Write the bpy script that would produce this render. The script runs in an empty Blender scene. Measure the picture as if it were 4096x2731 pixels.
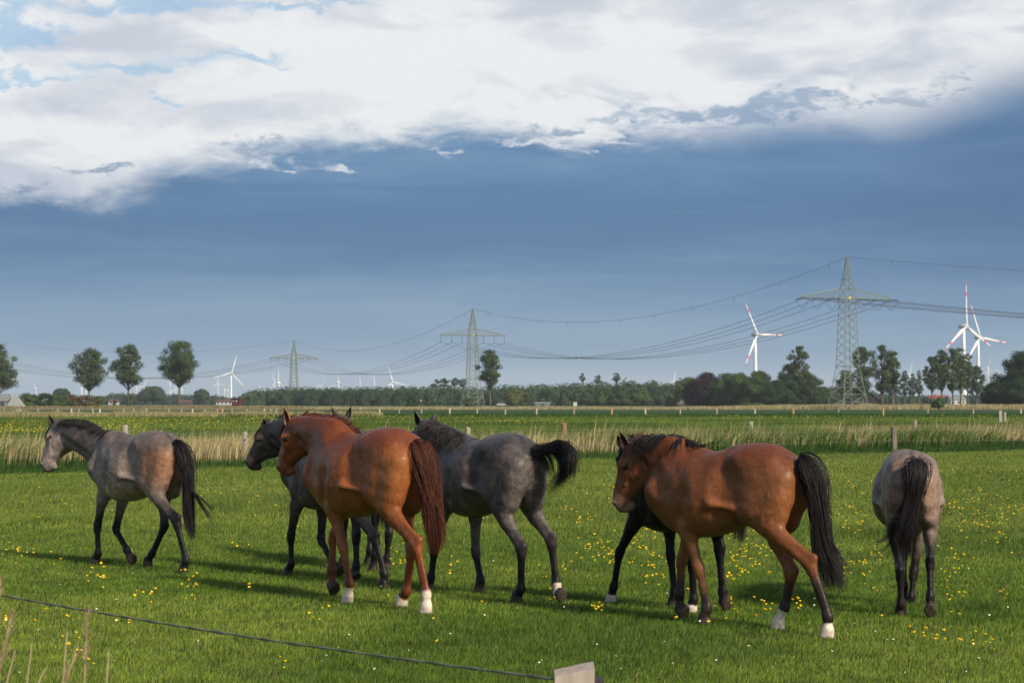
import bpy, math, random
import numpy as np
from mathutils import Vector, Matrix

C = bpy.context.scene.collection
SC = bpy.context.scene
R = math.radians
# ---------------------------------------------------------------- camera
EYE = 1.7
FPX = 7964.0            # focal length in pixels of the 4096-wide photograph (70 mm)
HOR = 1609.0            # horizon row
PITCH = math.atan((HOR - 1365.5) / FPX)
cam_d = bpy.data.cameras.new('camera'); cam = bpy.data.objects.new('camera', cam_d); C.objects.link(cam)
cam_d.sensor_width = 36; cam_d.lens = 70; cam_d.clip_start = 0.1; cam_d.clip_end = 20000
cam.location = (0, 0, EYE); cam.rotation_euler = (R(90) + PITCH, 0, 0)
cam_d.dof.use_dof = True; cam_d.dof.focus_distance = 17.0; cam_d.dof.aperture_fstop = 9
SC.camera = cam
# ---------------------------------------------------------------- exposure
SC.view_settings.view_transform = 'Standard'; SC.view_settings.look = 'None'
SC.view_settings.exposure = 0.35; SC.view_settings.gamma = 1.0
SC.render.film_transparent = False
SC.cycles.max_bounces = 6; SC.cycles.diffuse_bounces = 2; SC.cycles.glossy_bounces = 2
SC.cycles.transparent_max_bounces = 8; SC.cycles.volume_bounces = 0; SC.cycles.transmission_bounces = 2
SC.cycles.use_denoising = True
# ---------------------------------------------------------------- sun
SUN_EL = R(34)
SUN_DIR = Vector((0.64, -0.77, 0)).normalized()      # horizontal direction towards the sun: right, a little behind the camera
sd = bpy.data.lights.new('sun', 'SUN'); sun = bpy.data.objects.new('sun', sd); C.objects.link(sun)
sd.energy = 5.0; sd.angle = R(6.0); sd.color = (1.0, 0.86, 0.67)
to_sun = Vector((SUN_DIR.x * math.cos(SUN_EL), SUN_DIR.y * math.cos(SUN_EL), math.sin(SUN_EL)))
sun.rotation_euler = to_sun.to_track_quat('Z', 'Y').to_euler()
sun.location = (30, -20, 40)
# ---------------------------------------------------------------- sky: clear blue behind a bright cloud sheet and a dark blue rain bank
def build_world():
    w = bpy.data.worlds.new('World'); SC.world = w; w.use_nodes = True
    nt = w.node_tree; N = nt.nodes; L = nt.links; N.clear()
    out = N.new('ShaderNodeOutputWorld'); bg = N.new('ShaderNodeBackground'); L.new(bg.outputs[0], out.inputs[0])
    sky = N.new('ShaderNodeTexSky'); sky.sky_type = 'NISHITA'; sky.sun_disc = False
    sky.sun_elevation = SUN_EL; sky.sun_rotation = math.atan2(SUN_DIR.x, SUN_DIR.y)
    sky.air_density = 1.0; sky.dust_density = 0.6; sky.ozone_density = 1.5
    tc = N.new('ShaderNodeTexCoord')
    sep = N.new('ShaderNodeSeparateXYZ'); L.new(tc.outputs['Generated'], sep.inputs[0])
    def M(op, a, b=None, c=None, clamp=False):
        n = N.new('ShaderNodeMath'); n.operation = op; n.use_clamp = clamp
        for i, v in enumerate((a, b, c)):
            if v is None: continue
            if isinstance(v, (int, float)): n.inputs[i].default_value = v
            else: L.new(v, n.inputs[i])
        return n.outputs[0]
    az = M('MULTIPLY', M('ARCTAN2', sep.outputs[0], sep.outputs[1]), 57.2958)     # degrees from straight ahead, right positive
    el = M('MULTIPLY', M('ARCSINE', sep.outputs[2]), 57.2958)
    def vec(x, y, z=0.0):
        n = N.new('ShaderNodeCombineXYZ')
        for i, v in enumerate((x, y, z)):
            if isinstance(v, (int, float)): n.inputs[i].default_value = v
            else: L.new(v, n.inputs[i])
        return n.outputs[0]
    def noise(x, y, z, scale, detail=6, rough=0.55, dist=0.0):
        n = N.new('ShaderNodeTexNoise'); L.new(vec(x, y, z), n.inputs['Vector'])
        n.inputs['Scale'].default_value = scale; n.inputs['Detail'].default_value = detail
        n.inputs['Roughness'].default_value = rough; n.inputs['Distortion'].default_value = dist
        return n.outputs['Fac']
    def ramp(fac, stops, interp='EASE'):
        n = N.new('ShaderNodeValToRGB'); n.color_ramp.interpolation = interp
        e = n.color_ramp.elements
        while len(e) < len(stops): e.new(0.5)
        for i, (p, c) in enumerate(stops):
            e[i].position = p; e[i].color = (*c, 1) if len(c) == 3 else c
        L.new(fac, n.inputs[0]); return n.outputs[0]
    def mapr(x, a, b, c=0.0, d=1.0, smooth=True):
        n = N.new('ShaderNodeMapRange'); n.interpolation_type = 'SMOOTHSTEP' if smooth else 'LINEAR'
        L.new(x, n.inputs[0])
        for i, v in zip((1, 2, 3, 4), (a, b, c, d)): n.inputs[i].default_value = v
        return n.outputs[0]
    def mix(f, a, b):
        n = N.new('ShaderNodeMix'); n.data_type = 'RGBA'
        if isinstance(f, float): n.inputs[0].default_value = f
        else: L.new(f, n.inputs[0])
        for s, v in ((6, a), (7, b)):
            if isinstance(v, tuple): n.inputs[s].default_value = (*v, 1)
            else: L.new(v, n.inputs[s])
        return n.outputs[2]
    K = 10.0   # cloud colours are multiplied so that the world strength of 0.1 leaves them as they look
    def col(r, g, b):
        f = lambda c: (c / 12.92 if c <= 0.04045 else ((c + 0.055) / 1.055) ** 2.4)
        return tuple(K * 0.785 * f(v / 255) for v in (r, g, b))      # 0.785 = 2 ** -exposure
    # upper edge of the rain bank, in degrees of elevation, rising from left to right
    azn = mapr(az, -18, 18, 0.0, 1.0, False)
    fc = N.new('ShaderNodeFloatCurve'); L.new(azn, fc.inputs['Value'])
    # (azimuth deg, edge elevation deg)
    pts = [(-18, 5.3), (-14.4, 5.6), (-11, 5.9), (-9.5, 6.6), (-7.5, 7.0), (-6, 7.35), (-3.5, 7.5), (-1, 7.75), (0.8, 7.45), (5.0, 7.55), (9.0, 7.8), (11.5, 7.9), (13, 8.4), (14.4, 8.9), (18, 9.6)]
    cur = fc.mapping.curves[0]; cp = cur.points
    while len(cp) < len(pts): cp.new(0.5, 0.5)
    for p, (a, e) in zip(cp, pts): p.location = ((a + 18) / 36, e / 15)
    fc.mapping.update()
    edge = M('MULTIPLY', fc.outputs[0], 15.0)
    n1 = noise(M('MULTIPLY', az, 0.45), el, 3.1, 0.9, 8, 0.62, 0.4)
    n2 = noise(M('MULTIPLY', az, 0.35), el, 8.3, 2.6, 8, 0.65, 0.9)
    # drifting air: the direction is displaced by noise so that every patch gets a torn outline
    m1 = noise(M('MULTIPLY', az, 0.5), el, 51.0, 1.1, 5, 0.6, 0.3); m2 = noise(M('MULTIPLY', az, 0.5), el, 63.0, 1.3, 6, 0.62, 0.3)
    wa = M('ADD', az, M('MULTIPLY', M('SUBTRACT', m1, 0.5), 6.0)); we = M('ADD', el, M('MULTIPLY', M('SUBTRACT', m2, 0.5), 1.9))
    def blob(x, v, wx, wv):      # soft patch of sky centred at a surveyed direction (column, row of the 2352-wide copy)
        a0 = math.degrees(math.atan((x - 1176) / 4573)); e0 = math.degrees(math.atan((924 - v) / math.hypot(4573, x - 1176)))
        dx = M('MULTIPLY', M('SUBTRACT', wa, a0), 79.8 / wx); dy = M('MULTIPLY', M('SUBTRACT', we, e0), 79.8 / wv)
        r2 = M('ADD', M('MULTIPLY', dx, dx), M('MULTIPLY', dy, dy))
        return M('POWER', 2.718, M('MULTIPLY', r2, -1.0))
    def total(L_):
        s_ = L_[0]
        for q in L_[1:]: s_ = M('ADD', s_, q)
        return s_
    wob = M('ADD', M('MULTIPLY', M('SUBTRACT', n1, 0.5), 1.5), M('MULTIPLY', M('SUBTRACT', n2, 0.5), 0.75))
    wob = M('MULTIPLY', wob, mapr(az, 2.0, 8.0, 1.0, 0.35))
    dd = M('SUBTRACT', M('ADD', edge, wob), el)           # > 0 below the edge
    # crispness of the edge changes along it
    soft = mapr(noise(az, 0.0, 1.0, 0.12, 2, 0.5), 0.35, 0.65, 0.40, 1.5)
    bank = N.new('ShaderNodeMapRange'); bank.interpolation_type = 'SMOOTHSTEP'
    L.new(dd, bank.inputs[0]); L.new(M('MULTIPLY', soft, -0.9), bank.inputs[1]); L.new(M('MULTIPLY', soft, 0.6), bank.inputs[2])
    lit = total([blob(215, 425, 70, 14), blob(600, 372, 90, 22), blob(750, 392, 60, 9), blob(1040, 352, 40, 10), blob(1330, 318, 200, 12)])      # bright rags inside the bank's edge
    bankf = M('MULTIPLY', bank.outputs[0], M('SUBTRACT', 1.0, M('MULTIPLY', mapr(M('MULTIPLY', lit, M('ADD', 0.1, M('MULTIPLY', n1, 1.8))), 0.30, 1.15), 0.75)))
    # loose dark scud hanging above the edge
    sc_n = noise(M('MULTIPLY', az, 0.42), M('ADD', el, M('MULTIPLY', az, 0.06)), 21.0, 1.05, 8, 0.60, 0.6)
    above = M('SUBTRACT', el, edge)
    sc_band = M('MULTIPLY', mapr(above, -0.6, 0.4), mapr(above, 2.3, 0.6))
    sc_w = M('MULTIPLY', sc_band, mapr(az, -3.0, 2.0, 0.35, 1.0))
    scud = M('MULTIPLY', M('MULTIPLY', mapr(sc_n, 0.50, 0.68), sc_w), 0.62)
    sc_b = total([blob(1888, 212, 52, 20), blob(2190, 216, 62, 17), blob(1985, 232, 50, 16), blob(600, 328, 120, 22), blob(215, 396, 90, 12), blob(60, 440, 50, 22), blob(1500, 268, 170, 16), blob(1680, 262, 90, 26), blob(1290, 300, 110, 16), blob(1800, 240, 120, 22)])
    scud = M('MAXIMUM', scud, M('MULTIPLY', mapr(M('MULTIPLY', sc_b, M('ADD', 0.1, M('MULTIPLY', n2, 1.7))), 0.25, 1.15), 0.72))
    # colours of the bank by elevation
    strat = noise(M('MULTIPLY', az, 0.12), M('MULTIPLY', el, 1.1), 5.0, 0.9, 6, 0.58, 0.4)
    eln = mapr(M('ADD', el, M('MULTIPLY', M('SUBTRACT', strat, 0.5), 5.4)), 0.0, 10.0, 0.0, 1.0, False)
    bcol = ramp(eln, [(0.0, col(138, 164, 184)), (0.12, col(127, 156, 182)), (0.30, col(110, 144, 177)), (0.42, col(92, 130, 168)),
                      (0.52, col(80, 120, 161)), (0.62, col(85, 125, 166)), (0.72, col(100, 138, 177)), (0.85, col(122, 155, 189))], 'LINEAR')
    # the bank is deeper blue towards the right
    deep = M('MULTIPLY', M('MULTIPLY', mapr(az, 6.0, 15.0), mapr(el, 2.0, 5.5)), 0.62)
    bcol = mix(deep, bcol, col(70, 106, 150))
    # bright cloud sheet: greyer top right and left, white in the middle
    n4 = noise(M('MULTIPLY', az, 0.30), M('MULTIPLY', el, 1.0), 40.0, 0.75, 7, 0.55, 0.4)
    core = M('MULTIPLY', mapr(az, -12.0, -3.0), mapr(az, 8.5, 2.0))
    core = M('MULTIPLY', core, M('MULTIPLY', mapr(el, 11.6, 9.6), 0.75))
    f4 = M('ADD', mapr(n4, 0.34, 0.62), core, None, True)
    wcol = mix(f4, col(200, 207, 220), col(237, 239, 241))
    # openings of clear blue high on the left
    n5 = noise(M('MULTIPLY', az, 0.20), M('MULTIPLY', el, 1.25), 77.0, 0.85, 7, 0.55, 0.35)
    op = total([blob(20, 90, 110, 34), blob(10, 40, 60, 60), blob(560, 128, 190, 15), blob(330, 150, 180, 16), blob(90, 175, 130, 14), blob(300, 8, 330, 20), blob(760, 2, 190, 10), blob(330, 232, 40, 12)])
    op = mapr(M('MULTIPLY', op, M('ADD', 0.1, M('MULTIPLY', n5, 1.7))), 0.22, 1.10, 0.0, 0.75)
    skyb = mix(0.55, sky.outputs[0], col(140, 184, 216))
    up = mix(op, wcol, skyb)
    dark = M('MAXIMUM', bankf, scud)
    c = mix(dark, up, bcol)
    # higher overhead and behind the viewer: broken cloud over the clear Nishita sky
    n6 = noise(sep.outputs[0], sep.outputs[1], sep.outputs[2], 2.2, 5, 0.55)
    hi = mix(M('MULTIPLY', mapr(n6, 0.42, 0.6), 0.45), sky.outputs[0], col(205, 210, 222))
    away = M('MAXIMUM', mapr(el, 14.0, 26.0), mapr(M('ABSOLUTE', az), 22.0, 45.0))
    c = mix(away, c, hi)
    L.new(c, bg.inputs[0]); bg.inputs[1].default_value = 1.0 / K
build_world()

# ---------------------------------------------------------------- helpers
def ray(px, py):
    """direction of the view through a point of the photograph: only used to survey where things stand"""
    a = (px - 2048) / FPX; b = -(py - 1365.5) / FPX
    cp, sp = math.cos(PITCH), math.sin(PITCH)
    return np.array((a, cp - b * sp, sp + b * cp))
def ground(px, py, z=0.0):
    d = ray(px, py); t = (z - EYE) / d[2]
    return np.array((0, 0, EYE)) + d * t
def at_depth(px, py, Y):
    d = ray(px, py); return np.array((0, 0, EYE)) + d * (Y / d[1])
def tag(o, label=None, cat=None, group=None, kind=None):
    if label: o['label'] = label
    if cat: o['category'] = cat
    if group: o['group'] = group
    if kind: o['kind'] = kind
    return o
def empty(name, loc, rz=0.0, label=None, cat=None, group=None):
    o = bpy.data.objects.new(name, None); C.objects.link(o); o.location = loc; o.rotation_euler = (0, 0, rz)
    o.empty_display_size = 0.2
    return tag(o, label, cat, group)
def mesh_obj(name, V, F, mats=None, parent=None, smooth=False, mi=None, cols=None):
    """V (n,3), F list of equal-length index rows or (m,k) array"""
    me = bpy.data.meshes.new(name)
    V = np.asarray(V, dtype=np.float32)
    if isinstance(F, np.ndarray):
        m, k = F.shape
        me.vertices.add(len(V)); me.vertices.foreach_set('co', V.ravel())
        me.loops.add(m * k); me.loops.foreach_set('vertex_index', F.astype(np.int32).ravel())
        me.polygons.add(m); me.polygons.foreach_set('loop_start', np.arange(0, m * k, k, dtype=np.int32))
        me.polygons.foreach_set('loop_total', np.full(m, k, dtype=np.int32))
        if mi is not None: me.polygons.foreach_set('material_index', np.asarray(mi, dtype=np.int32))
        me.update(calc_edges=True)
    else:
        me.from_pydata([tuple(map(float, v)) for v in V], [], [tuple(int(i) for i in f) for f in F]); me.update()
        if mi is not None: me.polygons.foreach_set('material_index', np.asarray(mi, dtype=np.int32))
    if smooth: me.polygons.foreach_set('use_smooth', np.ones(len(me.polygons), dtype=bool))
    if cols is not None:
        at = me.color_attributes.new('coat', 'FLOAT_COLOR', 'POINT')
        c4 = np.ones((len(V), 4), dtype=np.float32); c4[:, :3] = cols
        at.data.foreach_set('color', c4.ravel())
    for m_ in (mats if isinstance(mats, (list, tuple)) else [mats]):
        if m_: me.materials.append(m_)
    o = bpy.data.objects.new(name, me); C.objects.link(o)
    if parent: o.parent = parent
    return o
class MB:
    """collects boxes, tubes and loose polygons into one mesh"""
    def __init__(s): s.v = []; s.f = []; s.m = []; s.mi = 0
    def add(s, V, F):
        n = len(s.v); s.v.extend([tuple(map(float, v)) for v in V]); s.f.extend([tuple(n + i for i in f) for f in F]); s.m.extend([s.mi] * len(F))
        return s
    def box(s, c, size, rz=0.0, taper=1.0):
        x, y, z = [k / 2 for k in size]; ca, sa = math.cos(rz), math.sin(rz); V = []
        for dz, t in ((-z, 1.0), (z, taper)):
            for dx, dy in ((-x, -y), (x, -y), (x, y), (-x, y)):
                dx *= t; dy *= t
                V.append((c[0] + dx * ca - dy * sa, c[1] + dx * sa + dy * ca, c[2] + dz))
        return s.add(V, [(0, 3, 2, 1), (4, 5, 6, 7), (0, 1, 5, 4), (1, 2, 6, 5), (2, 3, 7, 6), (3, 0, 4, 7)])
    def tube(s, pts, rads, n=6, cap=True):
        pts = [Vector(p) for p in pts]
        if isinstance(rads, (int, float)): rads = [rads] * len(pts)
        V = []; prev = None
        for i, p in enumerate(pts):
            t = (pts[min(i + 1, len(pts) - 1)] - pts[max(i - 1, 0)])
            t = t.normalized() if t.length > 1e-9 else Vector((0, 0, 1))
            ref = prev if prev is not None and abs(prev.dot(t)) < 0.98 else (Vector((0, 0, 1)) if abs(t.z) < 0.9 else Vector((1, 0, 0)))
            u = (ref - t * ref.dot(t)).normalized(); w = t.cross(u); prev = u
            for k in range(n):
                a = 2 * math.pi * k / n
                V.append(p + (u * math.cos(a) + w * math.sin(a)) * rads[i])
        F = []
        for i in range(len(pts) - 1):
            for k in range(n):
                F.append((i * n + k, i * n + (k + 1) % n, (i + 1) * n + (k + 1) % n, (i + 1) * n + k))
        if cap: F.append(tuple(reversed(range(n)))); F.append(tuple(range((len(pts) - 1) * n, len(pts) * n)))
        return s.add(V, F)
    def bar(s, a, b, w):
        return s.tube([a, b], w * 0.7, 4)
    def build(s, name, mats=None, parent=None, smooth=False):
        return mesh_obj(name, s.v, s.f, mats, parent, smooth, s.m if any(s.m) else None)

def mat(name, color=(0.5, 0.5, 0.5), rough=0.8, spec=0.3, noise=None, attr=None, sheen=0.0, metal=0.0, bump=None, trans=0.0, coords='Object'):
    """noise = list of (scale, other colour, amount, detail[, stretch xyz])"""
    m = bpy.data.materials.new(name); m.use_nodes = True; nt = m.node_tree; N = nt.nodes; L = nt.links
    b = N['Principled BSDF']; b.inputs['Roughness'].default_value = rough
    b.inputs['Specular IOR Level'].default_value = spec; b.inputs['Metallic'].default_value = metal
    if sheen: b.inputs['Sheen Weight'].default_value = sheen; b.inputs['Sheen Roughness'].default_value = 0.5
    if attr:
        a = N.new('ShaderNodeAttribute'); a.attribute_name = attr; c = a.outputs['Color']
    else:
        r = N.new('ShaderNodeRGB'); r.outputs[0].default_value = (*color, 1); c = r.outputs[0]
    tc = N.new('ShaderNodeTexCoord')
    for item in (noise or []):
        sc, oc, amt, det = item[:4]
        n = N.new('ShaderNodeTexNoise'); n.inputs['Scale'].default_value = sc; n.inputs['Detail'].default_value = det
        src = tc.outputs[coords]
        if len(item) > 4:
            mp = N.new('ShaderNodeMapping'); mp.inputs['Scale'].default_value = item[4]; L.new(src, mp.inputs[0]); src = mp.outputs[0]
        L.new(src, n.inputs['Vector'])
        mr = N.new('ShaderNodeMapRange'); mr.inputs[1].default_value = 0.35; mr.inputs[2].default_value = 0.65; mr.inputs[4].default_value = amt
        L.new(n.outputs['Fac'], mr.inputs[0])
        mx = N.new('ShaderNodeMix'); mx.data_type = 'RGBA'
        if len(item) > 5 and item[5] == 'mul': mx.blend_type = 'MULTIPLY'
        L.new(mr.outputs[0], mx.inputs[0]); L.new(c, mx.inputs[6]); mx.inputs[7].default_value = (*oc, 1); c = mx.outputs[2]
    L.new(c, b.inputs['Base Color'])
    if bump:
        n = N.new('ShaderNodeTexNoise'); n.inputs['Scale'].default_value = bump[0]; n.inputs['Detail'].default_value = 5; L.new(tc.outputs[coords], n.inputs['Vector'])
        bp = N.new('ShaderNodeBump'); bp.inputs['Strength'].default_value = bump[1]; bp.inputs['Distance'].default_value = bump[2]
        L.new(n.outputs['Fac'], bp.inputs['Height']); L.new(bp.outputs[0], b.inputs['Normal'])
    if trans:
        t = N.new('ShaderNodeBsdfTranslucent'); L.new(c, t.inputs[0]); ms = N.new('ShaderNodeMixShader'); ms.inputs[0].default_value = trans
        L.new(b.outputs[0], ms.inputs[1]); L.new(t.outputs[0], ms.inputs[2])
        L.new(ms.outputs[0], N['Material Output'].inputs[0])
    return m
def set_attr(o, name, vals):
    me = o.data; at = me.color_attributes.new(name, 'FLOAT_COLOR', 'POINT')
    c4 = np.ones((len(me.vertices), 4), dtype=np.float32); c4[:, :3] = vals
    at.data.foreach_set('color', c4.ravel())
# ================================================================ ground
F2 = 4573.0; H2 = 924.0; CX2 = 1176.0      # the same survey in a 2352-wide copy of the photograph
def sx(x, Y): return (x - CX2) / F2 * Y                 # across-track metres of column x at distance Y
def sz(v, Y): return EYE + (H2 - v) / F2 * Y            # height of row v at distance Y
def sY(v): return EYE * F2 / (v - H2)                   # distance of level ground seen in row v

def vnoise(x, y, scale, seed=0):
    """smooth value noise 0..1"""
    r = np.random.default_rng(seed); G = r.random((64, 64)); x = np.asarray(x) / scale; y = np.asarray(y) / scale
    i = np.floor(x).astype(int); j = np.floor(y).astype(int); f = x - i; g = y - j; f = f * f * (3 - 2 * f); g = g * g * (3 - 2 * g)
    a = G[i % 64, j % 64]; b = G[(i + 1) % 64, j % 64]; c = G[i % 64, (j + 1) % 64]; d = G[(i + 1) % 64, (j + 1) % 64]
    return (a * (1 - f) + b * f) * (1 - g) + (c * (1 - f) + d * f) * g
def fbm(x, y, s, seed=0): return (vnoise(x, y, s, seed) * .5 + vnoise(x, y, s / 2.1, seed + 1) * .3 + vnoise(x, y, s / 4.7, seed + 2) * .2)

M_PAST = mat('pasture_ground', (0.040, 0.075, 0.012), 0.95, 0.1, noise=[(0.35, (0.060, 0.095, 0.016), 0.7, 6), (2.5, (0.022, 0.045, 0.009), 0.7, 5), (14, (0.075, 0.10, 0.024), 0.5, 3)])
M_MEAD = mat('meadow_ground', (0.055, 0.098, 0.016), 0.95, 0.1, noise=[(0.05, (0.055, 0.120, 0.014), 0.8, 5, (1, 2.5, 1)), (0.4, (0.022, 0.062, 0.010), 0.7, 5, (1, .5, 1)), (0.03, (0.070, 0.115, 0.018), 0.5, 4, (1, 3, 1))])
M_CROP = mat('crop_ground', (0.022, 0.054, 0.014), 0.95, 0.1, noise=[(0.02, (0.030, 0.066, 0.016), 0.7, 4, (1, .3, 1)), (0.3, (0.010, 0.040, 0.014), 0.6, 4)])
M_FARF = mat('far_field_ground', (0.050, 0.085, 0.028), 0.95, 0.1, noise=[(0.008, (0.085, 0.100, 0.035), 0.8, 4, (1, .3, 1))])
M_DRY = mat('dry_verge_ground', (0.16, 0.14, 0.065), 0.95, 0.1, noise=[(0.06, (0.075, 0.095, 0.030), 0.8, 5), (0.5, (0.22, 0.18, 0.09), 0.6, 4)])
M_ROAD = mat('asphalt', (0.06, 0.06, 0.062), 0.9, 0.2, noise=[(3, (0.045, 0.045, 0.047), 0.5, 4)])
# ditch line
DA = np.array((sx(0, 48.2), 48.2)); DB = np.array((sx(2352, 72.8), 72.8)); DD = (DB - DA) / np.linalg.norm(DB - DA); DN = np.array((-DD[1], DD[0]))
def ditch_off(x, y): return (x - DA[0]) * DN[0] + (y - DA[1]) * DN[1]          # > 0 beyond the ditch line
def strip(name, pts, z, m, label=None):
    o = mesh_obj(name, [(x, y, z) for x, y in pts], [tuple(range(len(pts)))], m); tag(o, label, None, None, 'structure'); return o
far = DA + DD * 4000; near = DA - DD * 4000
strip('pasture', [(-6000, -60), (6000, -60), (6000, 11000), (-6000, 11000)], -0.02, M_PAST)
a = DA - DD * 250 + DN * 5; b = DB + DD * 250 + DN * 5
strip('meadow', [tuple(a), tuple(b), (420, 262), (-420, 262)], -0.014, M_MEAD)
strip('crop_field', [(-500, 262.5), (500, 262.5), (800, 520), (-800, 640)], -0.010, M_CROP)
strip('far_field', [(-800, 640.5), (800, 520.5), (1900, 1250), (-1900, 1500)], -0.006, M_FARF)
strip('road', [(-600, 962), (600, 950), (600, 957), (-600, 969)], 0.012, M_ROAD)
# ================================================================ far background
M_BARK = mat('tree_bark', (0.13, 0.11, 0.085), 0.9, 0.1, noise=[(0.8, (0.07, 0.06, 0.05), 0.7, 4)])
LEAF = {}
def leaf_mat(k, c):
    if k not in LEAF: LEAF[k] = mat('leaves_' + k, c, 0.85, 0.12, attr='tone', trans=0.22)
    return LEAF[k]
TONES = {'poplar': (0.0459, 0.0783, 0.0324), 'dark': (0.027, 0.054, 0.0243), 'green': (0.0513, 0.0945, 0.0297), 'olive': (0.0837, 0.108, 0.0405), 'purple': (0.0297, 0.0162, 0.027), 'wood': (0.0378, 0.0702, 0.0324), 'brown': (0.0945, 0.081, 0.0432), 'bluegreen': (0.0405, 0.0743, 0.0486)}
def cards(P, size, rng, tone, var=.35, N=None, k=1.0):
    """leaf sized faces at points P"""
    n = len(P); nrm = rng.normal(0, 1, (n, 3)); nrm[:, 2] = np.abs(nrm[:, 2]) * .8 + .2
    if N is not None: nrm = nrm * .45 + N * 1.3 * k
    nrm /= np.linalg.norm(nrm, axis=1)[:, None]
    t = np.cross(nrm, rng.normal(0, 1, (n, 3))); t /= np.linalg.norm(t, axis=1)[:, None]; b = np.cross(nrm, t); s = size * (.5 + rng.random(n))[:, None]
    V = np.stack([P - t * s * .55, P + b * s * .32, P + t * s * .55, P - b * s * .32], 1).reshape(-1, 3)
    F = np.arange(4 * n).reshape(n, 4); c = np.asarray(tone) * (1 - var / 2 + var * rng.random((n, 1)) * np.array((1.3, 1, .8)))
    return V, F, np.repeat(c, 4, 0)
def crown_points(rng, clumps, per, flat=.8):
    P = []; Q = []
    for c, r in clumps:
        k = rng.normal(0, 1, (int(per * r * r), 3)); k /= np.linalg.norm(k, axis=1)[:, None]; Q.append(k.copy())
        k *= (rng.random(len(k)) ** .25)[:, None] * r * (1 + .18 * rng.normal(0, 1, (len(k), 1))); k[:, 2] *= flat; P.append(c + k)
    return np.concatenate(P), np.concatenate(Q)
def tree(x, top, Y, w, kind='poplar', label='', low=None, group=None, name='tree', seed=1, dens=1.0, dm=2.1, dx=0.0, card=None, trunk_r=None, nclump=None, gap=1.0):
    """x, top: surveyed column and top row; w crown width in the survey's pixels; low: row where the crown starts"""
    rng = np.random.default_rng(seed * 77 + int(x)); X = sx(x, Y); hgt = sz(top, Y); cw = w / F2 * Y / 2
    z0 = sz(low, Y) if low else hgt * .10; z0 = max(z0, .6)
    root = empty(name, (X, Y, 0), rng.random() * 6.28, label, 'tree' if name != 'bush' else 'bush', group)
    tr = trunk_r or max(.14, hgt * .017); mb = MB(); sway = rng.normal(0, .25, 2)
    tops = hgt * (.86 if kind in ('poplar',) else .7)
    tp = [Vector((sway[0] * t * t * 1.5, sway[1] * t * t, tops * t)) for t in np.linspace(0, 1, 7)]
    mb.tube(tp, [tr * (1.25 - .2 * 0 if i == 0 else 1 - .8 * i / 6) for i in range(7)], 7)
    n = nclump or int(44 + 12 * rng.random()); cl = []
    for i in range(n):
        for _ in range(30):
            t = rng.random(); z = z0 + (hgt - z0) * t
            env = (math.sin(math.pi * (t * .86 + .10)) ** .62) if kind == 'poplar' else (math.sin(math.pi * (t * .62 + .36)) ** .7 if name != 'bush' else math.sqrt(max(0, 1 - t * t)))
            a = rng.random() * 6.283; rr = rng.random() ** .5 * env * cw * (.86 + .22 * math.sin(a * 3 + seed)); p = np.array((rr * math.cos(a), rr * math.sin(a), z))
            if all(np.linalg.norm((p - q) * (1, 1, .8)) > cw * .24 * gap for q, _ in cl): break
        r = cw * (.20 + .16 * rng.random()) * (1.15 - .35 * t); p[2] = min(p[2], hgt - r * .7); cl.append((p, r))
    cl.append((np.array((sway[0], sway[1], hgt - cw * .16)), cw * .2))
    for p, r in cl:
        if name == 'bush' and rng.random() < .6: continue
        zb = max(.3, min(tops * .92, p[2] - np.hypot(p[0], p[1]) * (1.3 if kind == 'poplar' else .8) - r)); zb = max(zb, z0 * .7 if name != 'bush' else .2)
        t = zb / tops; b = Vector((sway[0] * t * t * 1.5, sway[1] * t * t, zb)); e = Vector(p); m = b.lerp(e, .5) + Vector((0, 0, -.06 * (e - b).length))
        mb.tube([b, m, e], [tr * .42 * (1 - .5 * t), tr * .28, tr * .10], 5)
    mb.build('trunk', M_BARK, root, True)
    size = card or max(.38, Y * .00062)
    per = 62 * dens * dm / (size / .45) ** 2 * .62
    P, Nn = crown_points(rng, cl, per); ctr = np.array((0, 0, z0 + (hgt - z0) * .5)); Rr = (P - ctr) / np.array((cw, cw, (hgt - z0) * .5)); Nn = Nn * .6 + Rr * .6; V, F, c = cards(P, size, rng, TONES[kind], .5, Nn)
    o = mesh_obj('crown', V, F, leaf_mat(kind, TONES[kind]), root); set_attr(o, 'tone', c)
    root.rotation_euler[2] = 0
    return root
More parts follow.
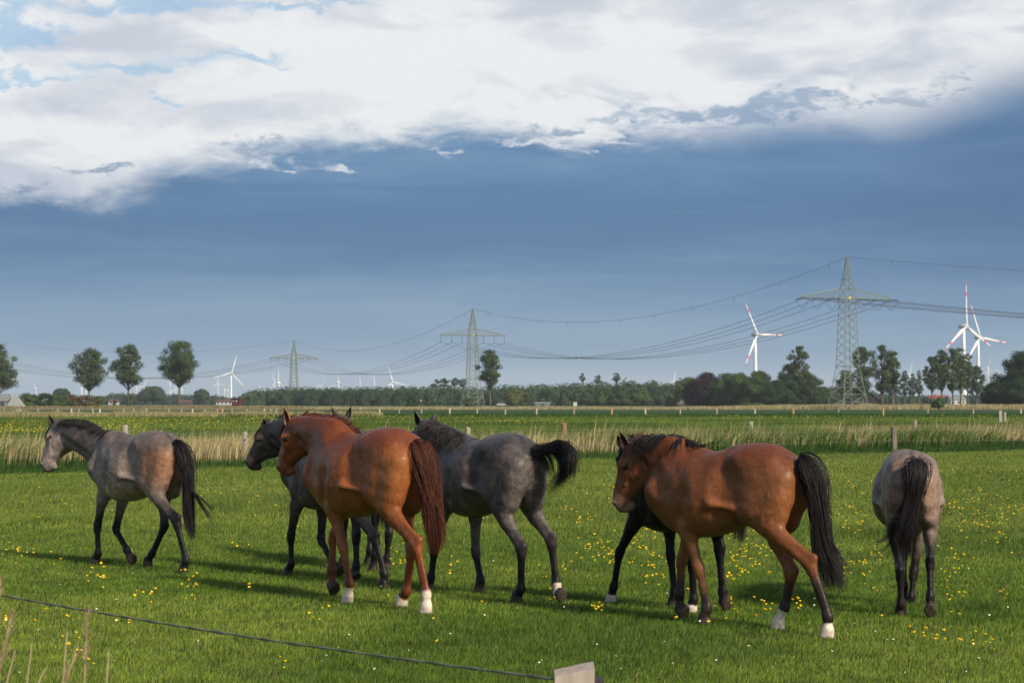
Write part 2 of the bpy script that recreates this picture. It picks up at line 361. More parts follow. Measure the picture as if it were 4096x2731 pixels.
def wood(name, prof, Y0, Y1, tone, label, size=.9, seed=3, depth=1.0):
    """a distant wood that reads as one mass: prof = [(column, top row)], trees of uneven height"""
    rng = np.random.default_rng(seed); xs = np.array([p[0] for p in prof]); tp = np.array([p[1] for p in prof]); cl = []; core = MB()
    x = xs[0]
    rows = 3
    for row in range(rows):
        x = xs[0] + rng.random() * 6
        while x < xs[-1]:
            Y = Y0 + (Y1 - Y0) * (row + rng.random() * .6) / rows; top = np.interp(x, xs, tp) + rng.normal(0, 1.6) + (rows - 1 - row) * rng.random() * 5
            h = max(3.0, sz(top, Y)); r = h * (.27 + .13 * rng.random()); X = sx(x, Y)
            for k in range(5):
                t = (k + .6) / 5; q = np.array((X + rng.normal(0, r * .35), Y + rng.normal(0, r * .3), h * t - r * .45 * t)); cl.append((q, r * (1.0 - .35 * t)))
            core.tube([(X, Y + r * .3, 0), (X, Y + r * .3, h * .55), (X, Y + r * .3, h * .84)], [r * .75, r * .85, r * .2], 6)
            x += r * 1.0 / Y * F2 * (.8 + .5 * rng.random())
    P = []; NN = []
    for c, r in cl:
        n = int(150 * (r / 3.2) ** 2 * depth); k = rng.normal(0, 1, (n, 3)); k[:, 1] = -np.abs(k[:, 1]) * .9 + .15; k /= np.linalg.norm(k, axis=1)[:, None]
        P.append(c + k * r * (.86 + .2 * rng.random((n, 1))) * (1, 1, .85)); NN.append(k)
    P = np.concatenate(P); NN = np.concatenate(NN); kk = P[:, 2] > .2; P = P[kk]; NN = NN[kk]
    V, F, c = cards(P, size, rng, tone, .5, NN)
    # each tree of the wood has its own green
    g = .65 + .8 * vnoise(V[:, 0], V[:, 1], 13.0, seed); c = c * g[:, None]
    nv = len(V); cv = np.array(core.v); V = np.concatenate([V, cv]); Fl = [tuple(f) for f in F] + [tuple(nv + i for i in f) for f in core.f]
    o = mesh_obj(name, V, Fl, leaf_mat('wood', TONES['wood'])); set_attr(o, 'tone', np.concatenate([c, np.tile(np.asarray(tone) * .8, (len(cv), 1))]))
    tag(o, label, 'wood', None, 'stuff'); return o

G_POP = 'tall poplars standing alone beyond the left fields'
tree(-6, 790, 640, 92, 'poplar', 'tall poplar cut off by the left edge of the photo', 895, G_POP, seed=2)
tree(205, 799, 720, 82, 'poplar', 'loose open-crowned poplar, leftmost of the three lone poplars', 884, G_POP, seed=3, dens=.8, gap=1.15)
tree(295, 790, 720, 80, 'poplar', 'dense poplar with a forked trunk, middle of the three lone poplars', 880, G_POP, seed=4)
tree(412, 783, 700, 92, 'poplar', 'widest-crowned poplar, rightmost of the three lone poplars on the left', 872, G_POP, seed=5, dens=.9)
tree(1126, 803, 700, 60, 'poplar', 'lone slender tree standing just right of the middle pylon', 882, None, seed=6, dens=1.1)
# hedge and small things at the left
HG = 'bushes of the brownish hedge on the left'
for k, (x, t, w, lab) in enumerate([(40, 912, 34, 'low bush beside the white gable at the left edge'), (66, 903, 44, 'green bush, second from the left in the hedge'), (98, 903, 48, 'green bush below the leftmost small wind turbine'), (132, 906, 48, 'bush in the middle of the hedge in front of the dome-shaped tree'), (166, 906, 46, 'brownish bush left of the first poplar trunk'), (200, 907, 42, 'brownish bush at the foot of the first lone poplar'), (226, 910, 30, 'small bush at the right end of the hedge')]):
    tree(x, t, 610 + k * 6, w * 1.25, ('green', 'green', 'dark', 'green', 'brown', 'brown', 'olive')[k], lab, None, HG, 'bush', seed=10 + k, dens=1.4, nclump=22)
tree(140, 892, 980, 36, 'bluegreen', 'small dome-shaped tree rising behind the left hedge', 905, None, seed=20, dens=1.6)
tree(264, 918, 640, 12, 'dark', 'small dark conifer-like bush below the middle lone poplar', None, None, 'bush', seed=21, dens=2, nclump=10)
tree(301, 905, 640, 17, 'green', 'taller young shrub just right of the middle poplar trunk', None, None, 'bush', seed=22, dens=2, nclump=12)
tree(352, 887, 1350, 60, 'bluegreen', 'broad round tree in front of the far left wood', 915, None, seed=23, dens=1.7)
tree(464, 893, 1350, 36, 'bluegreen', 'narrow round tree between the hut and the rightmost lone poplar', 915, None, seed=24, dens=1.7)
# the woods
wood('far_wood', [(215, 912), (260, 904), (300, 903), (345, 906), (372, 906), (400, 904), (440, 908), (470, 904), (520, 912), (560, 912), (640, 908)], 1480, 1600, (0.036, 0.064, 0.044), 'blue hazy wood along the horizon behind the lone poplars on the left', 1.1, 3)
wood('middle_wood', [(552, 908), (566, 898), (590, 893), (640, 889), (700, 887), (760, 888), (820, 886), (880, 888), (940, 886), (985, 884), (1030, 882), (1100, 886), (1160, 884), (1230, 880), (1300, 878), (1360, 876), (1420, 878), (1470, 873), (1520, 876), (1570, 878), (1640, 878), (1720, 876), (1800, 878), (1870, 886), (1915, 890)], 1040, 1140, (0.036, 0.070, 0.034), 'dense green wood stretching behind the middle pylon', .85, 5)
wood('right_wood', [(1860, 884), (1890, 886), (1920, 884), (1960, 888), (2010, 898), (2060, 906), (2120, 905), (2180, 906), (2250, 905), (2300, 900), (2370, 895)], 1150, 1250, (0.040, 0.070, 0.042), 'low wood along the horizon behind the right pylon', .9, 7)
# taller trees behind and in front of the middle wood
G_T = 'treetops rising above the middle wood'
for k, (x, t, w, lab) in enumerate([(1002, 871, 22, 'leftmost small treetop of the clump left of the middle pylon'), (1022, 868, 30, 'broad treetop in the clump left of the middle pylon'), (1046, 867, 28, 'highest treetop in the clump left of the middle pylon'), (1064, 870, 24, 'treetop touching the middle pylon on its left'), (1338, 857, 20, 'small round treetop, leftmost of the four above the wood'), (1375, 861, 22, 'lower treetop, second of the four above the wood'), (1417, 856, 24, 'highest treetop, third of the four above the wood'), (1436, 867, 15, 'smallest treetop, rightmost of the four above the wood'), (1500, 872, 20, 'faint treetop above the wood left of the dark copper beech'), (1563, 868, 26, 'treetop behind the pale green tree on the right')]):
    tree(x, t, 1190, w, 'bluegreen', lab, t + 18, G_T, seed=30 + k, dens=1.4, nclump=14)
G_E = 'rounded trees along the front edge of the middle wood'
for k, (x, t, w, kd, lab) in enumerate([(1184, 892, 62, 'olive', 'pale green round tree right of the lone slender tree'), (1352, 895, 50, 'wood', 'small rounded tree at the wood edge left of centre right'), (1385, 888, 56, 'green', 'broad rounded tree at the wood edge'), (1425, 886, 62, 'wood', 'broad dark rounded tree at the wood edge beside the thatched roof'), (1466, 889, 66, 'green', 'large rounded tree just left of the thatched roof'), (1508, 893, 46, 'wood', 'rounded tree touching the thatched roof on its left')]):
    tree(x, t, 960 if k else 940, w, kd, lab, 926, G_E, seed=45 + k, dens=1.5, nclump=34)
for k, (x, t, w, lab) in enumerate([(948, 914, 34, 'low dark bush beside the give way sign'), (986, 920, 18, 'small round bush left of the middle pylon feet'), (1078, 912, 26, 'bush in the feet of the middle pylon'), (1730, 926, 60, 'flat green bush on the dry verge below the dark tree group'), (2156, 912, 36, 'dark green bush standing on the dry verge right of the tall pylon'), (1305, 922, 16, 'tiny bush by the roadside right of the silver car')]):
    tree(x, t, (640, 700, 700, 560, 430, 940)[k], w, ('dark', 'green', 'green', 'green', 'green', 'olive')[k], lab, None, 'bushes along the dry verge', 'bush', seed=60 + k, dens=1.6, nclump=20)
# farm trees on the right
G_F = 'big trees round the farm on the right'
for k, (x, t, Y, w, kd, lo, lab) in enumerate([
    (1582, 866, 800, 50, 'olive', 925, 'pale yellow-green tree hiding the thatched roof'), (1622, 855, 790, 70, 'purple', 926, 'dark purple copper beech on the right'),
    (1672, 857, 770, 74, 'green', 926, 'big rounded green tree right of the copper beech'), (1702, 856, 760, 60, 'green', 926, 'rounded green tree at the foot of the large wind turbine'),
    (1742, 852, 750, 62, 'green', 926, 'green tree right of the large wind turbine tower'), (1785, 872, 740, 62, 'dark', 926, 'dark low tree between the green tree and the tall ragged one'),
    (1836, 794, 740, 52, 'poplar', 880, 'tall ragged poplar sticking out of the dark farm trees'), (1810, 836, 742, 46, 'dark', 926, 'dark tree left of the tall ragged poplar'),
    (1850, 855, 745, 66, 'dark', 926, 'dark bushy tree below the tall ragged poplar'), (1888, 888, 760, 50, 'wood', 926, 'low tree at the right end of the farm trees'),
    (1940, 850, 640, 46, 'poplar', 900, 'tree seen through the left legs of the tall pylon'), (1981, 796, 640, 62, 'poplar', 905, 'broad dark poplar directly behind the tall pylon'),
    (2026, 792, 640, 58, 'poplar', 895, 'tall poplar right of the tall pylon'), (2050, 805, 642, 42, 'poplar', 880, 'narrow poplar leaning out right of the tall pylon group'),
    (2052, 850, 900, 30, 'bluegreen', 905, 'small hazy tree left of the row by the white turbine'), (2078, 851, 900, 28, 'bluegreen', 905, 'small hazy tree in front of the thin white turbine tower'), (2096, 858, 900, 24, 'bluegreen', 905, 'small hazy tree just left of the gap before the poplar grove'), (2110, 850, 880, 22, 'bluegreen', 902, 'small slim tree before the poplar grove'),
    (2140, 818, 650, 44, 'poplar', 890, 'leftmost poplar of the dense grove'), (2163, 802, 650, 48, 'poplar', 890, 'second poplar of the dense grove'), (2188, 799, 652, 46, 'poplar', 892, 'middle poplar of the dense grove'), (2206, 799, 655, 42, 'poplar', 892, 'fourth poplar of the dense grove'), (2222, 812, 660, 34, 'poplar', 890, 'rightmost tall poplar of the dense grove'),
    (2243, 840, 760, 42, 'bluegreen', 905, 'paler tree between the grove and the second large turbine'),
    (2282, 880, 610, 46, 'dark', 925, 'low dark tree, leftmost of the group at the right edge'), (2310, 868, 600, 60, 'dark', 925, 'dark bushy tree in the group at the right edge'), (2352, 806, 600, 84, 'dark', 900, 'highest dark tree cut off by the right edge of the photo'), (2340, 872, 590, 70, 'dark', 926, 'dark bushy tree below the highest one at the right edge')]):
    tree(x, t, Y, w * (1.04 if kd in ('poplar', 'bluegreen') else 1.38), kd, lab, lo, G_F, seed=80 + k, dens=1.35 if kd in ('dark', 'green', 'purple', 'wood') else 1.0, gap=.8, nclump=(60 if kd in ('dark', 'green', 'purple', 'wood', 'olive') else None))

# ---------------------------------------------------------------- wind turbines
M_WT = mat('turbine_white', (0.62, 0.64, 0.67), 0.5, 0.4); M_WG = mat('turbine_nacelle', (0.42, 0.44, 0.48), 0.5, 0.4); M_RED = mat('turbine_red', (0.65, 0.04, 0.06), 0.5, 0.4); M_TG = mat('turbine_base_green', (0.35, 0.46, 0.28), 0.6, 0.3)
def turbine(x, v, length, Y, label, rot, yaw=-50, blade=None, red=False, group='small white wind turbines on the horizon', base=False):
    """hub at survey point (x, v); length of a full blade in survey pixels; rot = clock angle of the first blade, yaw = where the rotor faces"""
    Lb = length / F2 * Y; hh = sz(v, Y); s = Lb / 41.0
    root = empty('wind_turbine', (sx(x, Y), Y, 0), R(yaw), label, 'wind turbine', group)
    fd = -1.0   # rotor on the -Y side of the tower in its own frame
    mb = MB(); mb.tube([(0, 0, z) for z in (0, hh * .15, hh * .4, hh * .7, hh - 1.6 * s)], [k * s for k in (3.0, 2.7, 2.2, 1.7, 1.3)], 14); mb.build('tower', M_WT, root, True)
    if base: MB().tube([(0, 0, 0.0), (0, 0, 4.5), (0, 0, 9.0)], [3.06 * s, 2.96 * s, 2.9 * s], 14).build('tower_foot', M_TG, root, True)
    mb = MB(); prof = [(-5.2, .5), (-4.6, 1.7), (-3.2, 2.5), (-1.5, 2.9), (1.2, 2.8), (3.8, 2.0), (5.6, 1.0), (6.4, .2)]
    mb.tube([(0, a * s, hh) for a, _ in prof], [b * s for _, b in prof], 12); mb.build('nacelle', M_WG if red else M_WT, root, True)
    hy = -3.6 * s
    for k in range(3):
        an = R(rot + 120 * k); d = Vector((math.sin(an), 0, math.cos(an))); e = Vector((math.cos(an), 0, -math.sin(an))); V = []; F = []
        st = [(0, .9, .9), (.05, .9, .8), (.14, 1.9, .7), (.22, 2.1, .55), (.45, 1.45, .36), (.64, 1.05, .25), (.655, 1.03, .25), (.76, .84, .2), (.775, .82, .2), (.88, .6, .16), (.895, .58, .15), (1.0, .18, .08)]
        bands = {6: 1, 9: 1, 10: 1} if red else {}
        mi = []
        for i, (t, c, th) in enumerate(st):
            o_ = Vector((0, hy, hh)) + d * (Lb * t + 1.2 * s * (1 - t)) - Vector((0, t * t * 1.2 * s, 0)); tw = R(28) * (1 - t)
            ch = e * math.cos(tw) + Vector((0, 1, 0)) * math.sin(tw); tn = Vector((0, 1, 0)) * math.cos(tw) - e * math.sin(tw)
            for q in range(8): a_ = 2 * math.pi * q / 8; V.append(o_ + ch * (math.cos(a_) * c * s * (.78 if t > .1 else .9)) + tn * math.sin(a_) * th * s + ch * (c * .22 * s if t > .1 else 0))
        for i in range(len(st) - 1):
            for q in range(8): F.append((i * 8 + q, i * 8 + (q + 1) % 8, (i + 1) * 8 + (q + 1) % 8, (i + 1) * 8 + q)); mi.append(1 if (red and i in (6, 10)) or (red and i == 5 and False) else 0)
        F.append(tuple(range((len(st) - 1) * 8, len(st) * 8))); mi.append(1 if red else 0)
        mesh_obj('blade', V, F, [M_WT, M_RED], root, True, mi)
    return root
BG = 'large wind turbines with red-banded blades'
turbine(1735, 768, 86, 2000, 'large red-banded wind turbine left of the tall pylon', -30, 38, red=True, group=BG)
turbine(2214, 750, 104, 1800, 'largest red-banded wind turbine, left of the pair on the right', -3, 40, red=True, group=BG, base=True)
turbine(2247, 775, 86, 2150, 'red-banded wind turbine, right of the pair on the right', -22, 30, red=True, group=BG, base=True)
SM = [(83, 892, 18, -22, 'small turbine far left above the hedge, one blade pointing up left'), (188, 884, 20, 60, 'small turbine with its blades in a V, left of the first poplar trunk'), (198, 887, 18, 0, 'small turbine touching the first poplar trunk'),
      (313, 886, 18, 20, 'small turbine just right of the middle lone poplar'), (331, 887, 17, 20, 'small turbine half hidden behind the broad round far tree'), (317, 895, 12, 30, 'tiny turbine low down right of the middle lone poplar'),
      (391, 879, 20, -70, 'small turbine with a tall tower left of the rightmost lone poplar'), (404, 893, 15, -5, 'tiny turbine left of the rightmost poplar trunk'), (419, 893, 16, 25, 'tiny turbine right of the rightmost poplar trunk'),
      (501, 879, 15, -5, 'small turbine, leftmost of the cluster left of the hut'), (516, 896, 19, 8, 'low small turbine in the middle of the cluster above the hut'), (524, 896, 17, 12, 'low small turbine nearest the tall one above the hut'), (531, 857, 37, 16, 'tallest turbine of the cluster above the brown hut'),
      (597, 889, 15, 22, 'tiny turbine peeping over the wood between hut and left pylon'), (631, 880, 20, -18, 'small turbine with red tips left of the left pylon'), (641, 879, 34, 3, 'turbine with a long upright blade left of the left pylon'), (679, 881, 20, -15, 'small turbine seen through the left pylon'),
      (738, 887, 14, 35, 'tiny turbine barely above the wood right of the left pylon'), (778, 878, 25, 0, 'turbine with one blade straight up above the wood'), (769, 887, 13, 25, 'tiny turbine just left of the upright-bladed one'), (827, 876, 17, 10, 'small turbine with one level blade above the wood'), (860, 868, 14, -60, 'small turbine with blades like a T above the wood'), (901, 877, 32, -17, 'turbine with wide open blades above the wood left of the middle pylon'),
      (1433, 869, 12, 15, 'tiny turbine beside the small treetops'), (1547, 876, 24, 8, 'turbine showing only a nacelle and one blade above the wood'), (1795, 870, 14, 5, 'faint small turbine among the farm treetops'), (1857, 887, 12, 40, 'tiny turbine right of the tall ragged poplar'),
      (2089, 857, 23, 12, 'thin white turbine left of the poplar grove'), (2113, 893, 16, 10, 'tiny turbine low down left of the poplar grove'), (2104, 893, 14, -10, 'tiniest turbine low down behind the small hazy trees'), (2269, 846, 29, 22, 'white turbine right of the two large ones'), (2304, 868, 27, -35, 'turbine half hidden by the trees at the right edge'), (2323, 841, 24, -36, 'turbine behind the highest tree at the right edge')]
for i, (x, v, ln, rt, lab) in enumerate(SM):
    turbine(x, v, ln * 1.18, 2600 + (37 - ln) * 45, lab, rt, (-35, -25, 20, -45, 30)[i % 5])

# ---------------------------------------------------------------- pylons and power lines
M_PY = mat('pylon_paint', (0.18, 0.215, 0.18), 0.6, 0.3); M_INS = mat('insulator_glaze', (0.05, 0.09, 0.16), 0.3, 0.5); M_CAB = mat('cable', (0.05, 0.055, 0.06), 0.6, 0.3); M_YEL = mat('yellow_plate', (0.7, 0.5, 0.05), 0.6, 0.3)
def pylon(X, Y, rz, label, th=.10, tension=False, half=12.6, hmul=1.0):
    root = empty('pylon', (X, Y, 0), rz, label, 'pylon', 'lattice pylons of the power line')
    prof = [(0, 3.5), (10.2, 1.95), (26.2, 1.38), (28.6, 1.25), (30.8, .85), (36.0, .12)]
    W = lambda z: np.interp(z, [p[0] for p in prof], [p[1] for p in prof])
    mb = MB(); zs = [0, 3.6, 6.9, 10.2] + list(np.linspace(10.2, 26.2, 9)[1:]) + [28.6, 30.8, 32.4, 33.8, 35.0, 36.0]
    cor = lambda z, i: Vector(((-1, 1, 1, -1)[i] * W(z), (-1, -1, 1, 1)[i] * W(z), z))
    for a, b in zip(zs[:-1], zs[1:]):
        for i in range(4):
            j = (i + 1) % 4
            mb.bar(cor(a, i), cor(b, i), th * (1.5 if b <= 26.3 else 1.1))
            mb.bar(cor(a, i), cor(b, j), th * .8); mb.bar(cor(a, j), cor(b, i), th * .8)
            if a in (3.6, 10.2, 26.2, 28.6, 30.8): mb.bar(cor(a, i), cor(a, j), th)
            if a < 10:
                m1 = (cor(a, i) + cor(b, j)) / 2; mb.bar(cor((a + b) / 2, i), m1, th * .6); mb.bar(cor((a + b) / 2, j), m1, th * .6)
    for i in range(4): mb.box(cor(0, i) + Vector((0, 0, -.1)), (.6, .6, .5))
    mb.build('lattice_tower', M_PY, root)
    for s in (-1, 1):
        mb = MB(); w0 = W(26.2); n = 7; xs = np.linspace(w0, half, n + 1)
        def pt(x, top, sd):
            t = (x - w0) / (half - w0); return Vector((s * x, sd * (w0 * (1 - t) + .15 * t), 26.2 + (2.4 * (1 - t) + .35 * t if top else 0)))
        for a, b in zip(xs[:-1], xs[1:]):
            for sd in (-1, 1):
                mb.bar(pt(a, 0, sd), pt(b, 0, sd), th * 1.2); mb.bar(pt(a, 1, sd), pt(b, 1, sd), th * 1.1); mb.bar(pt(a, 0, sd), pt(b, 1, sd), th * .7); mb.bar(pt(b, 0, sd), pt(b, 1, sd), th * .7)
            mb.bar(pt(a, 0, -1), pt(b, 0, 1), th * .6); mb.bar(pt(b, 0, -1), pt(b, 0, 1), th * .8)
        mb.build('crossarm', M_PY, root)
    at = []
    for x in (-half + .2, -half * .665, -half * .335, half * .335, half * .665, half - .2):
        mb = MB()
        if tension:
            for dy in (-1, 1): mb.tube([(x, dy * .3, 26.1), (x, dy * 2.9, 25.9)], .12, 6)
            for q in range(10): u0, u1 = q / 10, (q + 1) / 10; f = lambda u: (x, -2.9 + 5.8 * u, 25.9 - 2.2 * math.sin(math.pi * u)); mb.tube([f(u0), f(u1)], .05, 4, False)
            at.append((x, 25.9))
        else:
            for q in range(9): mb.tube([(x, 0, 26.0 - q * .26), (x, 0, 25.86 - q * .26)], [.17, .10], 8)
            mb.tube([(x, 0, 23.7), (x, 0, 23.5)], .2, 6); at.append((x, 23.6))
        mb.build('insulator', M_INS, root)
    MB().box((-.3, -W(26) - .12, 26.3), (.5, .06, .5)).build('yellow_plate', M_YEL, root)
    ca, sa = math.cos(rz), math.sin(rz)
    return [np.array((X + x * ca, Y + x * sa, z)) for x, z in at], np.array((X, Y, 36.0))
PA, EA = pylon(sx(1947, 470), 470, R(24), 'tallest nearest lattice pylon on the right', .095, True)
PB, EB = pylon(sx(1086, 730), 730, R(22), 'middle lattice pylon beside the lone slender tree', .12)
PC, EC = pylon(sx(675, 1105), 1105, R(20), 'smallest lattice pylon on the left above the wood', .15, True, 13.2)
PD, ED = pylon(sx(-14, 1095), 1095, R(-8), 'lattice pylon almost hidden by the poplar at the left edge', .15, False, 12.8)
PE = [p + np.array((355.0, 120.0, 0)) for p in PA]; EE = EA + np.array((355.0, 120.0, 0))
def cable(a, b, sag, r, label, grp, clips=0):
    t = np.linspace(0, 1, 33); P = a[None] * (1 - t[:, None]) + b[None] * t[:, None]; P[:, 2] -= 4 * sag * t * (1 - t)
    mb = MB(); mb.tube([tuple(p) for p in P], r, 4)
    for k in range(clips):
        u = (k + .7) / (clips + .4); i = int(u * 32); p = P[i]; mb.tube([p, p - np.array((0, 0, .9))], r * 1.3, 4)
    o = mb.build('power_cable', M_CAB); tag(o, label, 'power cable', grp)
ORD = ['outer left', 'middle left', 'inner left', 'inner right', 'middle right', 'outer right']
for nm, A_, B_, ea, eb, sg, se, r in (('between the tall right pylon and the middle pylon', PA, PB, EA, EB, 9.5, 9.4, .045), ('between the middle pylon and the left pylon', PB, PC, EB, EC, 10.2, 10.0, .050), ('between the left pylon and the left photo edge', PC, PD[:], EC, ED, 10.0, 7.0, .045), ('from the tall right pylon to the right photo edge', PA, PE, EA, EE, 7.0, 5.0, .045)):
    for k in range(6): cable(A_[k], B_[k], sg, r, '%s conductor cable %s' % (ORD[k], nm), 'power cables strung from pylon to pylon')
    cable(ea, eb, se, r * .8, 'single top cable %s' % nm, 'power cables strung from pylon to pylon', 11)

# ---------------------------------------------------------------- buildings, car, signs
M_RW = mat('red_brown_boards', (0.075, 0.026, 0.019), 0.85, 0.15, noise=[(2, (0.06, 0.018, 0.014), 0.6, 4, (6, 1, .3))]); M_WH = mat('white_wall', (0.42, 0.43, 0.43), 0.8, 0.2); M_TILE = mat('red_tiles', (0.085, 0.045, 0.042), 0.8, 0.2)
M_DK = mat('dark_roof', (0.03, 0.028, 0.03), 0.8, 0.2); M_GL = mat('dark_glass', (0.03, 0.04, 0.05), 0.2, 0.5); M_THATCH = mat('thatch', (0.11, 0.10, 0.09), 0.95, 0.1); M_GREY = mat('grey_roof', (0.15, 0.16, 0.17), 0.8, 0.2)
def gable(name, X, Y, w, d, h, rh, wm, rm, label, rz=0.0, windows=3, cat='house', win=None):
    root = empty(name, (X, Y, 0), rz, label, cat)
    mb = MB(); mb.box((0, 0, h / 2), (w, d, h)); mb.add([(-w / 2, -d / 2, h), (-w / 2, d / 2, h), (-w / 2, 0, h + rh), (w / 2, -d / 2, h), (w / 2, d / 2, h), (w / 2, 0, h + rh)], [(0, 2, 1), (3, 4, 5)]); mb.build('wall', wm, root)
    e = .35; t = .18; sl = rh / (d / 2); V = []
    mb = MB()
    for s in (-1, 1):
        y0, z0 = s * (d / 2 + e), h - e * sl
        mb.add([(-w / 2 - e, y0, z0 + .03), (w / 2 + e, y0, z0 + .03), (w / 2 + e, 0, h + rh + .03), (-w / 2 - e, 0, h + rh + .03), (-w / 2 - e, y0, z0 + t), (w / 2 + e, y0, z0 + t), (w / 2 + e, 0, h + rh + t), (-w / 2 - e, 0, h + rh + t)], [(0, 3, 2, 1), (4, 5, 6, 7), (0, 1, 5, 4), (1, 2, 6, 5), (2, 3, 7, 6), (3, 0, 4, 7)])
    mb.build('roof', rm, root)
    for k in range(windows):
        x = -w / 2 + w * (k + .5) / windows; f = MB().box((x, -d / 2 - .02, h * .55), (1.2, .10, 1.2)).build('window', win or M_GL, root)
    return root
r = empty('hut', (sx(545.5, 682), 682, 0), R(-14), 'small red-brown wooden hut on stilts in the field', 'hut')
MB().box((0, 0, 1.72), (3.1, 2.6, 2.5)).build('wall', M_RW, r); MB().add([(-1.75, -1.5, 2.98), (1.75, -1.5, 3.12), (1.75, 1.5, 3.12), (-1.75, 1.5, 2.98), (-1.75, -1.5, 3.08), (1.75, -1.5, 3.22), (1.75, 1.5, 3.22), (-1.75, 1.5, 3.08)], [(0, 3, 2, 1), (4, 5, 6, 7), (0, 1, 5, 4), (1, 2, 6, 5), (2, 3, 7, 6), (3, 0, 4, 7)]).build('roof', M_DK, r)
for x, w in ((.15, .5), (-.95, .35)): MB().box((x, -1.32, 2.15), (w, .08, .45)).build('window', M_WH, r)
MB().box((.95, -1.32, 1.45), (.7, .06, 1.7)).build('door', mat('door_boards', (0.08, 0.02, 0.016), .8, .2), r)
for x in (-1.3, 1.3):
    for y in (-1.1, 1.1): MB().box((x, y, .23), (.22, .22, .48)).build('leg', M_WH, r)
gable('farmhouse', sx(516, 1400), 1400, 11, 8, 2.0, 1.7, M_WH, M_TILE, 'low white and red farm building left of the brown hut', R(4), 4)
gable('farmhouse', sx(426, 1420), 1420, 9, 7, 1.6, 1.8, M_TILE, M_TILE, 'red brick cottage behind the trunk of the rightmost lone poplar', R(-6), 3)
gable('farmhouse', sx(262, 1420), 1420, 7, 6, 2.0, 1.8, M_WH, M_TILE, 'tiny white cottage with red roof below the middle lone poplar', R(6), 2)
gable('barn', sx(-8, 620), 620, 8, 8, 2.2, 2.0, M_GREY, M_GREY, 'grey barn cut off by the left photo edge', R(12), 2, 'barn')
MB_ = MB(); MB_.add([(-2.6, -1.2, 0), (3.4, -1.2, 0), (.2, -.8, 4.2), (-2.6, 1.6, 0), (3.4, 1.6, 0), (.2, 1.0, 4.2)], [(0, 1, 2), (3, 5, 4), (0, 2, 5, 3), (1, 4, 5, 2), (0, 3, 4, 1)])
o = MB_.build('tarpaulin_tent', mat('tarpaulin', (0.24, 0.25, 0.25), .7, .3)); o.location = (sx(34, 590), 590, 0); tag(o, 'pale pointed tarpaulin shelter beside the grey barn at the left edge', 'tent')
gable('farmhouse', sx(2000, 700), 700, 6, 7, 1.8, 3.0, M_DK, M_DK, 'dark-roofed house behind the tall pylon', R(80), 1)
gable('farmhouse', sx(2152, 1180), 1180, 10, 8, 2.6, 3.2, M_TILE, mat('red_roof_bright', (0.20, 0.06, 0.055), .8, .2), 'red-roofed house low behind the poplar grove', R(-10), 2)
gable('farmhouse', sx(2196, 1150), 1150, 9, 7, 3.2, 2.0, M_WH, M_GREY, 'white house low behind the right end of the poplar grove', R(8), 3)
gable('thatched_barn', sx(1561, 850), 850, 9, 9, 1.2, 3.6, M_DK, M_THATCH, 'thatched barn roof showing between the trees', R(30), 2, 'barn')
gable('field_shed', sx(1246, 945), 945, 7, 3, 1.2, .5, M_GREY, M_GREY, 'long low grey shed by the road right of the silver car', R(2), 1, 'shed')
def car():
    Y = 952.5; root = empty('car', (sx(1152, Y), Y, 0.02), 0, 'silver estate car driving on the distant road', 'car'); M_SI = mat('silver_paint', (0.52, 0.54, 0.56), .3, .5, metal=.4); M_T = mat('tyre_rubber', (0.02, 0.02, 0.02), .9, .1)
    prof = [(-2.3, .35), (-2.32, .85), (-2.05, 1.02), (-1.55, 1.42), (.55, 1.46), (1.25, 1.02), (2.15, .86), (2.32, .6), (2.28, .32)]; n = len(prof)
    V = [(x, -.85 if z < 1.1 else -.68, z) for x, z in prof] + [(x, .85 if z < 1.1 else .68, z) for x, z in prof]
    F = [tuple(range(n)), tuple(reversed(range(n, 2 * n)))] + [(i, n + i, n + (i + 1) % n, (i + 1) % n) for i in range(n)]
    mesh_obj('body', V, F, M_SI, root)
    for s in (-1, 1): mesh_obj('window', [(x, s * (.87 if z < 1.1 else .71), z) for x, z in [(-1.9, 1.04), (-1.5, 1.36), (.5, 1.39), (1.05, 1.04)]], [(0, 1, 2, 3)], M_GL, root)
    for x in (-1.4, 1.4):
        for s in (-1, 1):
            w = MB().tube([(x, s * .70, .33), (x, s * .90, .33)], .33, 14).build('wheel', M_T, root); MB().tube([(x, s * .89, .33), (x, s * .915, .33)], .19, 10).build('rim', M_SI, w)
car()
r = empty('give_way_sign', (sx(967, 930), 930, 0), 0, 'red and white triangular give way sign by the road', 'road sign'); MB().tube([(0, 0, 0), (0, 0, 2.2)], .05, 6).build('pole', M_GREY, r)
MB().add([(-.55, -.07, 2.9), (.55, -.07, 2.9), (0, -.07, 1.95), (-.55, -.03, 2.9), (.55, -.03, 2.9), (0, -.03, 1.95)], [(0, 2, 1), (3, 4, 5), (0, 1, 4, 3), (1, 2, 5, 4), (2, 0, 3, 5)]).build('sign_plate', M_RED, r)
MB().add([(-.33, -.085, 2.79), (.33, -.085, 2.79), (0, -.085, 2.2), (-.33, -.075, 2.79), (.33, -.075, 2.79), (0, -.075, 2.2)], [(0, 2, 1), (3, 4, 5), (0, 1, 4, 3), (1, 2, 5, 4), (2, 0, 3, 5)]).build('sign_face', M_WH, r)
r = empty('utility_box', (sx(1321, 940), 940, 0), 0, 'pale utility cabinet by the road right of the low grey shed', 'utility box'); MB().box((0, 0, .9), (1.8, 1, 1.8)).build('cabinet', mat('cabinet_paint', (.4, .42, .34), .7, .2), r); MB().box((0, 0, 1.87), (2.0, 1.2, .14)).build('lid', M_GREY, r)
